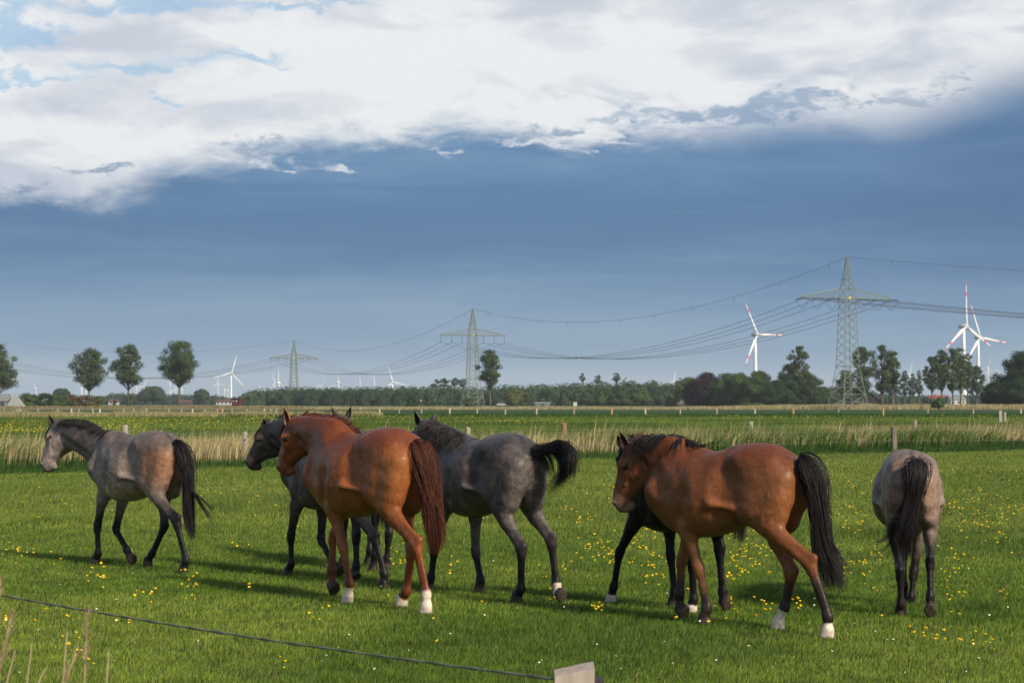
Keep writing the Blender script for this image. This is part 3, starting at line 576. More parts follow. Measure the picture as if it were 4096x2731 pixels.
# ================================================================ horses
class Field:
    """signed distance volume in a horse's own frame (x forward, y left, z up)"""
    def __init__(s, lo, hi, h):
        s.lo = np.array(lo, dtype=np.float32); s.h = h
        s.n = np.ceil((np.array(hi) - np.array(lo)) / h).astype(int) + 1
        s.D = np.full(s.n, 0.5, dtype=np.float32)
    def win(s, a, b):
        i0 = np.clip(np.floor((np.asarray(a) - s.lo) / s.h).astype(int), 0, s.n - 1)
        i1 = np.clip(np.ceil((np.asarray(b) - s.lo) / s.h).astype(int) + 1, 1, s.n)
        return i0, i1
    def cone(s, a, b, ra, rb, up=(0, 0, 1), k=0.04, op=1):
        """smoothly joins (op 1) or carves (op -1) a tapered elliptical capsule; ra, rb = (radius along up, radius sideways)"""
        a = np.array(a, dtype=np.float64); b = np.array(b, dtype=np.float64)
        if not hasattr(ra, '__len__'): ra = (ra, ra)
        if not hasattr(rb, '__len__'): rb = (rb, rb)
        w = b - a; ln = max(np.linalg.norm(w), 1e-4); w = w / ln if ln > 1e-3 else np.array((1.0, 0, 0))
        up = np.array(up, dtype=np.float64); up = up - w * up.dot(w)
        if np.linalg.norm(up) < 1e-3: up = np.array((0.0, 1.0, 0)) - w * w[1]
        up /= np.linalg.norm(up); sd_ = np.cross(w, up)
        m = max(*ra, *rb) + k + 0.03
        i0, i1 = s.win(np.minimum(a, b) - m, np.maximum(a, b) + m)
        if np.any(i1 <= i0): return
        X = (s.lo[0] + s.h * np.arange(i0[0], i1[0]) - a[0])[:, None, None]
        Y = (s.lo[1] + s.h * np.arange(i0[1], i1[1]) - a[1])[None, :, None]
        Z = (s.lo[2] + s.h * np.arange(i0[2], i1[2]) - a[2])[None, None, :]
        t = X * w[0] + Y * w[1] + Z * w[2]; u = X * up[0] + Y * up[1] + Z * up[2]; v = X * sd_[0] + Y * sd_[1] + Z * sd_[2]
        tc = np.clip(t / ln, 0, 1)
        ru = ra[0] + (rb[0] - ra[0]) * tc; rs = ra[1] + (rb[1] - ra[1]) * tc; rw = 0.5 * (ru + rs); dw = t - tc * ln
        q = (u / ru) ** 2 + (v / rs) ** 2 + (dw / rw) ** 2
        q2 = (u / ru ** 2) ** 2 + (v / rs ** 2) ** 2 + (dw / rw ** 2) ** 2
        p0 = np.sqrt(q); d = p0 * (p0 - 1) / np.sqrt(q2 + 1e-6)
        s.merge(i0, i1, d, k, op)
    def merge(s, i0, i1, d, k, op=1):
        sl = tuple(slice(p, q) for p, q in zip(i0, i1)); D = s.D[sl]
        if op == 1:
            h = np.clip(0.5 + 0.5 * (D - d) / k, 0, 1); s.D[sl] = (D * (1 - h) + d * h - k * h * (1 - h)).astype(np.float32)
        else:
            d = -d; h = np.clip(0.5 - 0.5 * (D - d) / k, 0, 1); s.D[sl] = (D * (1 - h) + d * h + k * h * (1 - h)).astype(np.float32)
    def plane_cut(s, c, n, r, k=0.006):
        """removes what lies beyond the plane (c, n) within r of c"""
        c = np.asarray(c, float); n = np.asarray(n, float)
        i0, i1 = s.win(c - r, c + r)
        if np.any(i1 <= i0): return
        X = (s.lo[0] + s.h * np.arange(i0[0], i1[0]) - c[0])[:, None, None]
        Y = (s.lo[1] + s.h * np.arange(i0[1], i1[1]) - c[1])[None, :, None]
        Z = (s.lo[2] + s.h * np.arange(i0[2], i1[2]) - c[2])[None, None, :]
        d = X * n[0] + Y * n[1] + Z * n[2]
        rr = np.sqrt(X ** 2 + Y ** 2 + Z ** 2)
        sl = tuple(slice(p, q) for p, q in zip(i0, i1))
        s.D[sl] = np.where(rr < r, np.maximum(s.D[sl], d), s.D[sl])
    def loft(s, xs, zc, hu, hd, w, k=0.04, n=2.3):
        """trunk: stations along x with centre height, half heights up and down, half width"""
        i0, i1 = s.win((xs[0] - .12, -max(w) - .1, min(np.array(zc) - hd) - .1), (xs[-1] + .12, max(w) + .1, max(np.array(zc) + hu) + .1))
        X = s.lo[0] + s.h * np.arange(i0[0], i1[0]); Y = (s.lo[1] + s.h * np.arange(i0[1], i1[1]))[None, :, None]
        Z = (s.lo[2] + s.h * np.arange(i0[2], i1[2]))[None, None, :]
        fine = np.linspace(xs[0], xs[-1], 200)
        def ip(v):
            y = np.interp(fine, xs, v); kern = np.hanning(19); kern /= kern.sum()
            y = np.convolve(np.pad(y, 9, 'edge'), kern, 'valid'); return np.interp(X, fine, y)[:, None, None]
        c, u_, d_, w_ = ip(zc), ip(hu), ip(hd), ip(w)
        over = np.maximum(np.maximum(xs[0] - X, X - xs[-1]), 0)[:, None, None]
        dz = Z - c; hh = np.where(dz > 0, u_, d_)
        a = np.abs(Y) / w_; b = np.abs(dz) / hh
        p = (a ** n + b ** n) ** (1 / n)
        d = (p - 1) * np.minimum(w_, hh) * 0.9
        d = np.where(over > 0, np.sqrt(np.maximum(d, 0) ** 2 + over ** 2) + np.minimum(d, 0) * 0, d)
        s.merge(i0, i1, d, k)
    def sample(s, P):
        g = (P - s.lo) / s.h; i = np.clip(np.floor(g).astype(int), 0, s.n - 2); f = g - i
        x, y, z = i.T; fx, fy, fz = f.T; D = s.D
        c = lambda a, b, e: D[x + a, y + b, z + e]
        return ((c(0, 0, 0) * (1 - fx) + c(1, 0, 0) * fx) * (1 - fy) + (c(0, 1, 0) * (1 - fx) + c(1, 1, 0) * fx) * fy) * (1 - fz) + \
               ((c(0, 0, 1) * (1 - fx) + c(1, 0, 1) * fx) * (1 - fy) + (c(0, 1, 1) * (1 - fx) + c(1, 1, 1) * fx) * fy) * fz
    def surface(s):
        D = s.D; S = D < 0
        S[0] = S[-1] = False; S[:, 0] = S[:, -1] = False; S[:, :, 0] = S[:, :, -1] = False
        D = np.where(S, np.minimum(D, -1e-6), np.maximum(D, 1e-6)); s.D = D
        n = s.n; cs = tuple(n - 1)
        cnt = np.zeros(cs, np.int8)
        for a in (0, 1):
            for b in (0, 1):
                for c in (0, 1): cnt += S[a:n[0] - 1 + a, b:n[1] - 1 + b, c:n[2] - 1 + c]
        act = (cnt > 0) & (cnt < 8); ids = np.argwhere(act); idx = np.full(cs, -1, np.int32); idx[act] = np.arange(len(ids))
        acc = np.zeros((len(ids), 3)); num = np.zeros(len(ids))
        offs = [(a, b, c) for a in (0, 1) for b in (0, 1) for c in (0, 1)]
        for p in offs:
            for ax in range(3):
                if p[ax]: continue
                q = list(p); q[ax] = 1
                va = D[ids[:, 0] + p[0], ids[:, 1] + p[1], ids[:, 2] + p[2]]; vb = D[ids[:, 0] + q[0], ids[:, 1] + q[1], ids[:, 2] + q[2]]
                cr = (va < 0) != (vb < 0); t = np.where(cr, va / np.where(cr, va - vb, 1), 0)
                pt = ids + np.array(p) + 0.0; pt[:, ax] += t
                acc[cr] += pt[cr]; num[cr] += 1
        V = s.lo + (acc / num[:, None]) * s.h
        F = []
        for ax in range(3):
            o1, o2 = [(1, 2), (2, 0), (0, 1)][ax]
            sa = [slice(1, -1)] * 3; sb = [slice(1, -1)] * 3
            A = S[:-1] if ax == 0 else (S[:, :-1] if ax == 1 else S[:, :, :-1])
            B = S[1:] if ax == 0 else (S[:, 1:] if ax == 1 else S[:, :, 1:])
            e = np.argwhere(A != B)
            inside = A[tuple(e.T)]
            ok = (e[:, o1] > 0) & (e[:, o2] > 0) & (e[:, o1] < n[o1] - 1) & (e[:, o2] < n[o2] - 1); e = e[ok]; inside = inside[ok]
            def cell(d1, d2):
                q = e.copy(); q[:, o1] -= d1; q[:, o2] -= d2; return idx[tuple(q.T)]
            Q = np.stack([cell(1, 1), cell(0, 1), cell(0, 0), cell(1, 0)], 1)
            Q[~inside] = Q[~inside][:, ::-1]; F.append(Q)
        F = np.concatenate(F); F = F[(F >= 0).all(1)]
        e = s.h * 0.5
        for _ in range(3):
            d = s.sample(V); G = np.stack([s.sample(V + np.eye(3)[i] * e) - s.sample(V - np.eye(3)[i] * e) for i in range(3)], 1) / (2 * e)
            g2 = (G ** 2).sum(1); V = V - G * (d / np.maximum(g2, 0.05))[:, None] * 0.8
        # keep the largest surface only
        return V, F

def unit(v): v = np.asarray(v, float); return v / max(np.linalg.norm(v), 1e-9)
def lerp(a, b, t): return np.asarray(a) * (1 - t) + np.asarray(b) * t
def seg_dist(P, A, B):
    A = np.asarray(A); B = np.asarray(B); w = B - A; t = np.clip(((P - A) @ w) / max(w @ w, 1e-9), 0, 1)
    return np.linalg.norm(P - (A + t[:, None] * w), axis=1), t
def sstep(x, a, b): t = np.clip((x - a) / (b - a), 0, 1); return t * t * (3 - 2 * t)

HRES = 0.0115
def catmull(pts, n):
    P = np.asarray(pts, float); P = np.vstack([2 * P[0] - P[1], P, 2 * P[-1] - P[-2]]); out = []
    m = len(P) - 3; ts = np.linspace(0, m, n); ts[-1] -= 1e-6
    for t in ts:
        i = int(t); f = t - i; a, b, c, d = P[i:i + 4]
        out.append(0.5 * ((2 * b) + (c - a) * f + (2 * a - 5 * b + 4 * c - d) * f * f + (3 * b - a - 3 * c + d) * f ** 3))
    return np.array(out)

def hair_mesh(strands, widths, segs=None):
    """strands: list of (m,3) point arrays -> thin three-sided tapering tubes"""
    V = []; F = []; n = 0; T = []
    for P, w in zip(strands, widths):
        m = len(P)
        t = np.gradient(P, axis=0); t /= np.maximum(np.linalg.norm(t, axis=1), 1e-9)[:, None]
        ref = np.array((0.3, 0.9, 0.2)); u = np.cross(t, ref); u /= np.maximum(np.linalg.norm(u, axis=1), 1e-6)[:, None]; v = np.cross(t, u)
        prof = w * np.clip(1.0 - (np.linspace(0, 1, m)) ** 2.5, 0.06, 1)
        for k in range(3):
            a = 2 * math.pi * k / 3; V.append(P + (u * math.cos(a) + v * math.sin(a)) * prof[:, None])
        base = n + np.arange(3)[:, None] * m
        for k in range(3):
            i = np.arange(m - 1); a = n + k * m + i; b = n + ((k + 1) % 3) * m + i
            F.append(np.stack([a, b, b + 1, a + 1], 1))
        n += 3 * m; T.append(np.tile(np.linspace(0, 1, m), 3))
    return np.concatenate(V), np.concatenate(F), np.concatenate(T)

M_COAT = {}
def coat_mat(kind):
    if kind in M_COAT: return M_COAT[kind]
    P = dict(chestnut=(.44, .26, 'chestnut_coat', [(4.5, .13, None), (45, .14, (1, 1, .22)), (26, .09, None), (150, .22, (1, 1, .4))]),
             bay=(.44, .25, 'bay_coat', [(4.0, .15, None), (45, .14, (1, 1, .22)), (22, .10, None), (150, .24, (1, 1, .4))]),
             roan=(.48, .20, 'grey_roan_coat', [(6, .22, None), (17, .16, None), (85, .18, (1, 1, .6)), (230, .44, (1, 1, .5))]),
             dark=(.46, .20, 'dark_grey_coat', [(6, .28, None), (17, .22, None), (85, .22, (1, 1, .6)), (230, .48, (1, 1, .5))]),
             black=(.48, .14, 'black_coat', [(6, .30, None), (120, .30, None)]))[kind]
    m = bpy.data.materials.new(P[2]); m.use_nodes = True; nt = m.node_tree; N = nt.nodes; L = nt.links; b = N['Principled BSDF']
    b.inputs['Roughness'].default_value = P[0]; b.inputs['Specular IOR Level'].default_value = P[1]
    tc = N.new('ShaderNodeTexCoord'); at = N.new('ShaderNodeAttribute'); at.attribute_name = 'coat'; prev = None; nz = None
    for sc, am, st in P[3]:
        n = N.new('ShaderNodeTexNoise'); n.inputs['Scale'].default_value = sc; n.inputs['Detail'].default_value = 3; src = tc.outputs['Object']
        if st: mp = N.new('ShaderNodeMapping'); mp.inputs['Scale'].default_value = st; L.new(src, mp.inputs[0]); src = mp.outputs[0]
        L.new(src, n.inputs['Vector']); nz = n
        r = N.new('ShaderNodeMapRange'); r.inputs[1].default_value = .32; r.inputs[2].default_value = .68; r.inputs[3].default_value = 1 - am; r.inputs[4].default_value = 1 + am; L.new(n.outputs['Fac'], r.inputs[0])
        if prev is None: prev = r.outputs[0]
        else: mu = N.new('ShaderNodeMath'); mu.operation = 'MULTIPLY'; L.new(prev, mu.inputs[0]); L.new(r.outputs[0], mu.inputs[1]); prev = mu.outputs[0]
    if kind in ('roan', 'dark'):      # dapples
        vo = N.new('ShaderNodeTexVoronoi'); vo.feature = 'SMOOTH_F1'; vo.inputs['Scale'].default_value = 19; vo.inputs['Smoothness'].default_value = .5; L.new(tc.outputs['Object'], vo.inputs['Vector'])
        r = N.new('ShaderNodeMapRange'); r.inputs[1].default_value = .15; r.inputs[2].default_value = .62; r.inputs[3].default_value = 1.13; r.inputs[4].default_value = .86; L.new(vo.outputs['Distance'], r.inputs[0])
        mu = N.new('ShaderNodeMath'); mu.operation = 'MULTIPLY'; L.new(prev, mu.inputs[0]); L.new(r.outputs[0], mu.inputs[1]); prev = mu.outputs[0]
    vm = N.new('ShaderNodeVectorMath'); vm.operation = 'SCALE'; L.new(at.outputs['Color'], vm.inputs[0]); L.new(prev, vm.inputs['Scale']); L.new(vm.outputs[0], b.inputs['Base Color'])
    bp = N.new('ShaderNodeBump'); bp.inputs['Strength'].default_value = .25; bp.inputs['Distance'].default_value = .004; L.new(nz.outputs['Fac'], bp.inputs['Height'])
    n2 = N.new('ShaderNodeTexNoise'); n2.inputs['Scale'].default_value = 7.5; n2.inputs['Detail'].default_value = 2; L.new(tc.outputs['Object'], n2.inputs['Vector'])
    b2 = N.new('ShaderNodeBump'); b2.inputs['Strength'].default_value = .55; b2.inputs['Distance'].default_value = .03; L.new(n2.outputs['Fac'], b2.inputs['Height']); L.new(bp.outputs[0], b2.inputs['Normal']); L.new(b2.outputs[0], b.inputs['Normal'])
    M_COAT[kind] = m; return m
M_EYE = mat('dark_eye', (0.006, 0.005, 0.004), rough=0.08, spec=0.6)
def hair_mat(name, c, c2): return mat(name, c, rough=0.45, spec=0.20, noise=[(26, c2, 0.6, 3, (1, 1, 0.25))])
M_HAIR = {'black': hair_mat('black_hair', (0.012, 0.010, 0.011), (0.028, 0.024, 0.026)),
          'red': hair_mat('chestnut_hair', (0.085, 0.024, 0.010), (0.020, 0.009, 0.008)),
          'grey': hair_mat('dark_grey_hair', (0.020, 0.017, 0.018), (0.065, 0.058, 0.058))}

class Horse:
    def __init__(s, org, head_deg, S, crop, label, group='horses walking away across the pasture'):
        g = ground(*org); s.O = np.array((g[0], g[1], 0.0)); a = R(head_deg); s.a = a; s.S = S
        s.F = np.array((-math.sin(a), math.cos(a), 0)); s.L = np.array((-math.cos(a), -math.sin(a), 0))
        s.crop = crop
        s.root = empty('horse', s.O, math.atan2(s.F[1], s.F[0]), label, 'horse', group)
        s.rng = np.random.default_rng(int(org[0]))
    def loc(s, P): P = np.asarray(P) - s.O; return np.array((P @ s.F, P @ s.L, P[2]))
    def px(s, x, y, lat=None, along=None, up=None):
        ox, oy, k = s.crop; d = ray(ox + x * k, oy + y * k); e = np.array((0, 0, EYE))
        if lat is not None: t = (s.O @ s.L + lat - e @ s.L) / (d @ s.L)
        elif along is not None: t = (s.O @ s.F + along - e @ s.F) / (d @ s.F)
        else: t = (up - EYE) / d[2]
        return s.loc(e + d * t)
    def px_dist(s, x, y, c, r, near=True):
        """point of the view line at distance r from the local point c"""
        ox, oy, k = s.crop; d = ray(ox + x * k, oy + y * k); e = s.loc(np.array((0, 0, EYE))); dl = np.array((d @ s.F, d @ s.L, d[2])); dl = unit(dl)
        m = e - c; b = m @ dl; q = b * b - (m @ m - r * r)
        if q < 0: return e + dl * (-b), False
        t = -b - math.sqrt(q) if near else -b + math.sqrt(q)
        return e + dl * t, True

    def build(s, kind, trunk_x0, legs, neck, poll, muzzle, near=False, mane=None, tail=None, ears=None, colors=None, cs=1.0, belly=0.0, headlen=0.545, wid=1.0, hk=1.13, face=None):
        S = s.S; f = s.f = Field((-1.0 * S, -1.0 * S, -0.03), (2.7 * S, 1.0 * S, 2.0 * S), HRES)
        x0 = trunk_x0
        T = lambda x, y, z: np.array((x0 + x * S * cs, y * S * wid, z * S)); s.T = T
        # ---- trunk
        st = np.array([  # x, top, bottom, half width
            (0.06, 1.30, 1.06, .090), (0.16, 1.385, 0.98, .150), (0.30, 1.462, 0.92, .205), (0.42, 1.485, 0.87, .225), (0.56, 1.470, 0.82 , .238),
            (0.72, 1.438, 0.755 , .285), (0.88, 1.415, 0.715 , .300), (1.02, 1.412, 0.705 , .285), (1.14, 1.424, 0.715 , .240), (1.25, 1.432, 0.735, .190), (1.36, 1.41, 0.79, .165), (1.46, 1.33, 0.88, .140)])
        top = st[:, 1] * S; bot = (st[:, 2] - belly * np.exp(-((st[:, 0] - .85) / .25) ** 2)) * S; zc = bot + (top - bot) * 0.44
        f.loft(x0 + st[:, 0] * S * cs, zc, top - zc, zc - bot, st[:, 3] * S * wid)
        # narrow ridge of the spine, withers
        f.cone(T(.30, 0, 1.40), T(.62, 0, 1.385), (.075 * S, .12 * S), (.075 * S, .11 * S), k=.06 * S)
        f.cone(T(1.00, 0, 1.370), T(1.22, 0, 1.392), (.06 * S, .06 * S), (.062 * S, .05 * S), k=.08 * S)
        f.cone(T(1.22, 0, 1.392), T(1.40, 0, 1.375), (.062 * S, .05 * S), (.09 * S, .05 * S), k=.08 * S)
        # ---- legs: joints
        s.J = J = {}
        for q in ('HL', 'HR'):
            sg = 1 if q[1] == 'L' else -1; g = legs[q]; hock, fet, cor = s.plant(g)
            hip = T(.30, sg * .115, 1.18); dx = hock[0] - (x0 + .06 * S)
            sti = g.get('stifle'); sti = T(.47, sg * .155, .93) + np.array((dx * 0.22, 0, min(0.04, abs(dx) * .05))) if sti is None else np.asarray(sti, float)
            J[q] = dict(hip=hip, sti=sti, hock=hock, fet=fet, cor=cor, flex=R(g.get('flex', 0)), sg=sg, yaw=g.get('yaw', 0))
        for q in ('FL', 'FR'):
            sg = 1 if q[1] == 'L' else -1; g = legs[q]; knee, fet, cor = s.plant(g)
            dx = knee[0] - (x0 + 1.22 * S * cs)
            elb = T(1.17, sg * .135, .90) + np.array((dx * 0.25, 0, 0.0)); sho = T(1.42, sg * .135, 1.07) + np.array((dx * 0.12, 0, 0))
            J[q] = dict(sho=sho, elb=elb, knee=knee, fet=fet, cor=cor, flex=R(g.get('flex', 0)), sg=sg)
        X = np.array((1.0, 0, 0))
        # ---- hindquarters
        for q in ('HL', 'HR'):
            j = J[q]; sg = j['sg']; hip, sti, hock, fet, cor = j['hip'], j['sti'], j['hock'], j['fet'], j['cor']
            f.cone(T(.24, sg * .100, 1.29), T(.46, sg * .115, 1.31), (.135 * S, .125 * S), (.125 * S, .115 * S), k=.07 * S)      # gluteals
            f.cone(T(.53, sg * .165, 1.335), T(.55, sg * .170, 1.30), .052 * S, .050 * S, k=.08 * S)                             # point of hip
            f.cone(T(.13, sg * .100, 1.20), T(.165, sg * .112, 1.05), (.112 * S, .105 * S), (.112 * S, .098 * S), up=X, k=.07 * S)  # buttock
            f.cone(hip + np.array((.02 * S, 0, 0)), lerp(hip, sti, .85) + np.array((-.05 * S, 0, 0)), (.175 * S, .105 * S), (.125 * S, .090 * S), up=X, k=.07 * S)   # thigh
            f.cone(sti + np.array((-.06, -sg * .01, .10)) * S, sti + np.array((-.01, 0, -.01)) * S, (.090 * S, .072 * S), (.070 * S, .060 * S), up=X, k=.05 * S)    # stifle
            back = T(.175, sg * .115, .93); ax = unit(hock - sti); bk = unit(np.array((-1.0, 0, 0)) - ax * (-ax[0]))
            g1 = lerp(sti, hock, .30) + bk * .035 * S
            f.cone(T(.165, sg * .112, 1.05), lerp(back, g1, .45), (.108 * S, .092 * S), (.100 * S, .076 * S), up=X, k=.08 * S); f.cone(lerp(back, g1, .35), g1 + ax * .03, (.100 * S, .076 * S), (.070 * S, .056 * S), up=X, k=.09 * S)                                       # hamstring into gaskin
            f.cone(sti, lerp(sti, hock, .5), (.088 * S, .066 * S), (.064 * S, .048 * S), up=bk, k=.05 * S)
            f.cone(g1, lerp(sti, hock, .62) + bk * .018 * S, (.075 * S, .056 * S), (.050 * S, .040 * S), up=bk, k=.05 * S)
            f.cone(lerp(sti, hock, .5), hock - ax * .03 * S, (.060 * S, .046 * S), (.042 * S, .036 * S), up=bk, k=.04 * S)
            # hock with its point behind
            cax = unit(fet - hock); bk2 = unit(np.array((-1.0, 0, 0)) - cax * (-cax[0]))
            pt = hock + bk2 * .043 * S + np.array((0, 0, .046 * S))
            f.cone(hock - ax * .015 * S, hock + cax * .05 * S, (.056 * S, .042 * S), (.044 * S, .037 * S), up=bk2, k=.03 * S)
            f.cone(pt, hock + bk2 * .018 * S + cax * .02 * S, (.024 * S, .020 * S), (.034 * S, .026 * S), up=bk2, k=.035 * S)
            f.cone(lerp(sti, hock, .50) + bk * .055 * S, pt - np.array((0, 0, .01 * S)), (.024 * S, .018 * S), (.019 * S, .015 * S), up=bk, k=.04 * S)     # Achilles tendon
            s.lower(f, hock + cax * .04 * S, fet, cor, j['flex'], sg, .0345, .0310, S, j.get('yaw', 0))
        # flank hollow in front of the thigh and the groove between the buttocks
        for sg in (1, -1):
            f.cone(T(.585, sg * .285, 1.26), T(.60, sg * .305, 1.02), (.050 * S, .036 * S), (.046 * S, .034 * S), up=X, k=.13 * S, op=-1); f.cone(T(.60, sg * .300, 1.00), T(.66, sg * .27, .84), (.036 * S, .034 * S), (.030 * S, .028 * S), up=X, k=.10 * S, op=-1)
        f.cone(T(-.035, 0, 1.14), T(.03, 0, .84), (.060 * S, .028 * S), (.070 * S, .026 * S), up=X, k=.055 * S, op=-1)
        # skin fold running from the stifle to the belly
        for sg in (1, -1):
            f.cone(T(.53, sg * .222, .97), T(.72, sg * .283, 1.00), .013 * S, .009 * S, k=.075 * S)
        # dock
        f.cone(T(.12, 0, 1.335), T(.055, 0, 1.315), .048 * S, .036 * S, k=.05 * S)
        # ---- forehand
        for q in ('FL', 'FR'):
            j = J[q]; sg = j['sg']; sho, elb, knee, fet, cor = j['sho'], j['elb'], j['knee'], j['fet'], j['cor']
            f.cone(T(1.20, sg * .095, 1.36), sho + np.array((-.03, -sg * .01, .03)) * S, (.115 * S, .058 * S), (.110 * S, .080 * S), up=X, k=.07 * S)       # shoulder blade
            f.cone(sho, lerp(sho, elb, .8) + np.array((0, 0, .01)) * S, (.088 * S, .072 * S), (.100 * S, .070 * S), up=(0, 0, 1), k=.06 * S)                       # upper arm
            f.cone(T(1.16, sg * .135, 1.18), elb + np.array((-.01, 0, .06)) * S, (.100 * S, .070 * S), (.095 * S, .066 * S), up=X, k=.06 * S)                 # triceps
            f.cone(elb + np.array((-.055, 0, .03)) * S, elb + np.array((-.05, 0, .00)) * S, .040 * S, .036 * S, k=.04 * S)                                 # point of elbow
            f.cone(sho + np.array((.02, -sg * .045, -.05)) * S, elb + np.array((.09, -sg * .05, .02)) * S, (.085 * S, .070 * S), (.065 * S, .055 * S), k=.06 * S)    # pectoral
            ax = unit(knee - elb)
            f.cone(elb, lerp(elb, knee, .38), (.088 * S, .066 * S), (.070 * S, .054 * S), up=X, k=.05 * S)
            f.cone(lerp(elb, knee, .30), knee - ax * .04 * S, (.070 * S, .054 * S), (.040 * S, .037 * S), up=X, k=.04 * S)
            cax = unit(fet - knee)
            f.cone(knee - ax * .028 * S, knee + cax * .030 * S, (.049 * S, .045 * S), (.043 * S, .041 * S), up=X, k=.025 * S)
            f.cone(knee - X * .022 * S - cax * .005, knee - X * .014 * S + cax * .03 * S, .026 * S, .022 * S, k=.025 * S)
            s.lower(f, knee + cax * .03 * S, fet, cor, j['flex'], sg, .0310, .0285, S, 0)
            # crease behind the shoulder
            f.cone(T(1.04, sg * .315, 1.24), T(1.025, sg * .300, 1.08), (.030 * S, .024 * S), (.034 * S, .026 * S), up=X, k=.10 * S, op=-1); f.cone(T(1.025, sg * .300, 1.08), T(1.05, sg * .245, .88), (.034 * S, .026 * S), (.030 * S, .026 * S), up=X, k=.09 * S, op=-1)
            f.cone(T(1.335, sg * .215, 1.30), T(1.30, sg * .248, 1.12), (.020 * S, .018 * S), (.020 * S, .018 * S), up=X, k=.10 * S, op=-1)      # furrow along the shoulder blade
        # ---- neck
        poll = np.asarray(poll, float); s.poll = poll
        nb = [T(1.28, 0, 1.19), T(1.38, 0, 1.205)] + [np.asarray(p[:3], float) for p in neck]
        hh = [.27 * S, .235 * S] + [p[3] for p in neck]; ww = [.13 * S, .110 * S] + [p[4] for p in neck]
        # head frame
        mz, okk = s.px_dist(muzzle[0], muzzle[1], poll, headlen * S, near) if not hasattr(muzzle[0], '__len__') else (np.asarray(muzzle[0], float), True)
        hx = unit(mz - poll); hs = np.cross((0, 0, 1.0), hx); hs = unit(hs) if np.linalg.norm(hs) > .15 else np.array((0, 1.0, 0))
        if face is not None:      # the way the nose points, degrees left of straight away from the viewer
            gw = np.array((-math.sin(R(face)), math.cos(R(face)), 0)); gl = np.array((gw @ s.F, gw @ s.L, 0)); hs = np.cross((0, 0, 1.0), gl); hs = unit(hs - hx * (hs @ hx))
        hu = np.cross(hx, hs)   # hu: towards forehead
        if hu[2] < 0 and face is None and abs(hx[2]) < .9: hu = -hu; hs = -hs
        s.hx, s.hs, s.hu, s.mz = hx, hs, hu, mz; HL = headlen * S
        H = lambda t, u, w=0.0: poll + hx * t * HL + hu * u * S * hk + hs * w * S * 1.04
        nend = H(.13, -.10); nb.append(nend); hh.append(.110 * S); ww.append(.066 * S)
        P = catmull(nb, 14); tt = np.linspace(0, len(nb) - 1, 14); hq = np.interp(tt, range(len(nb)), hh); wq = np.interp(tt, range(len(nb)), ww)
        up0 = []
        for i in range(14):
            d = P[min(i + 1, 13)] - P[max(i - 1, 0)]; up0.append(d)
        s.crest = []; s.crestn = []
        for i in range(13):
            d = unit(P[i + 1] - P[i]); up = unit(np.array((0, 0, 1.0)) - d * d[2])
            f.cone(P[i], P[i + 1], (hq[i], wq[i]), (hq[i + 1], wq[i + 1]), up=up, k=.045 * S)
            s.crest.append(P[i] + up * hq[i] * .94); s.crestn.append(up)
        for i in range(5, 13):      # thin crest line
            f.cone(s.crest[i - 1] - s.crestn[i - 1] * .035 * S, s.crest[i] - s.crestn[i] * .035 * S, .034 * S, .034 * S, k=.05 * S)
        # jugular groove, neck blends into the shoulder with a shallow furrow
        for sg in (1, -1):
            side = lambda i, up, w: P[i] + s.crestn[min(i, 12)] * up * hq[i] + np.cross(unit(P[min(i + 1, 13)] - P[i - 1]), s.crestn[min(i, 12)]) * -sg * w * wq[i]
            f.cone(side(4, -.42, 1.12), side(11, -.35, 1.15), .020 * S, .018 * S, k=.05 * S, op=-1)
        # ---- head
        c = f.cone; S0 = S; S = S * hk
        c(H(.05, -.085), H(.34, -.100), (.088 * S, .082 * S), (.115 * S, .082 * S), up=hu, k=.03 * S)          # skull
        c(H(.30, -.110), H(.62, -.092), (.108 * S, .076 * S), (.078 * S, .058 * S), up=hu, k=.03 * S)          # face
        c(H(.62, -.086), H(.86, -.080), (.072 * S, .056 * S), (.062 * S, .050 * S), up=hu, k=.03 * S)          # nose
        c(H(.86, -.078), H(.93, -.088), (.062 * S, .056 * S), (.056 * S, .052 * S), up=hu, k=.03 * S)          # muzzle
        c(H(.90, -.140), H(.955, -.118), (.030 * S, .040 * S), (.026 * S, .036 * S), up=hu, k=.018 * S)          # chin and lower lip
        c(H(.08, -.020), H(.30, -.012), (.024 * S, .050 * S), (.022 * S, .060 * S), up=hu, k=.03 * S)          # forehead
        c(H(.30, -.012), H(.80, -.028), (.022 * S, .034 * S), (.018 * S, .026 * S), up=hu, k=.03 * S)          # nasal bone
        for sg in (1, -1):
            c(H(.20, -.150, sg * .045), H(.39, -.162, sg * .044), (.100 * S, .034 * S), (.088 * S, .034 * S), up=hu, k=.030 * S)   # round cheek
            c(H(.40, -.185, sg * .036), H(.62, -.140, sg * .030), (.040 * S, .024 * S), (.026 * S, .020 * S), up=hu, k=.025 * S)    # jaw bar
            c(H(.40, -.072, sg * .072), H(.58, -.082, sg * .058), (.013 * S, .010 * S), (.010 * S, .010 * S), up=hu, k=.020 * S)    # facial crest
            c(H(.22, -.040, sg * .078), H(.31, -.040, sg * .080), (.022 * S, .016 * S), (.022 * S, .018 * S), up=hu, k=.018 * S)    # brow
            c(H(.285, -.070, sg * .100), H(.325, -.070, sg * .098), (.017 * S, .012 * S), (.016 * S, .012 * S), up=hu, k=.012 * S, op=-1)  # eye socket
            c(H(.20, -.030, sg * .085), H(.17, -.035, sg * .080), (.018 * S, .016 * S), (.018 * S, .016 * S), up=hu, k=.03 * S, op=-1)   # hollow above the eye
            c(H(.915, -.045, sg * .050), H(.945, -.070, sg * .048), (.018 * S, .012 * S), (.017 * S, .012 * S), up=hu, k=.012 * S)   # nostril rim
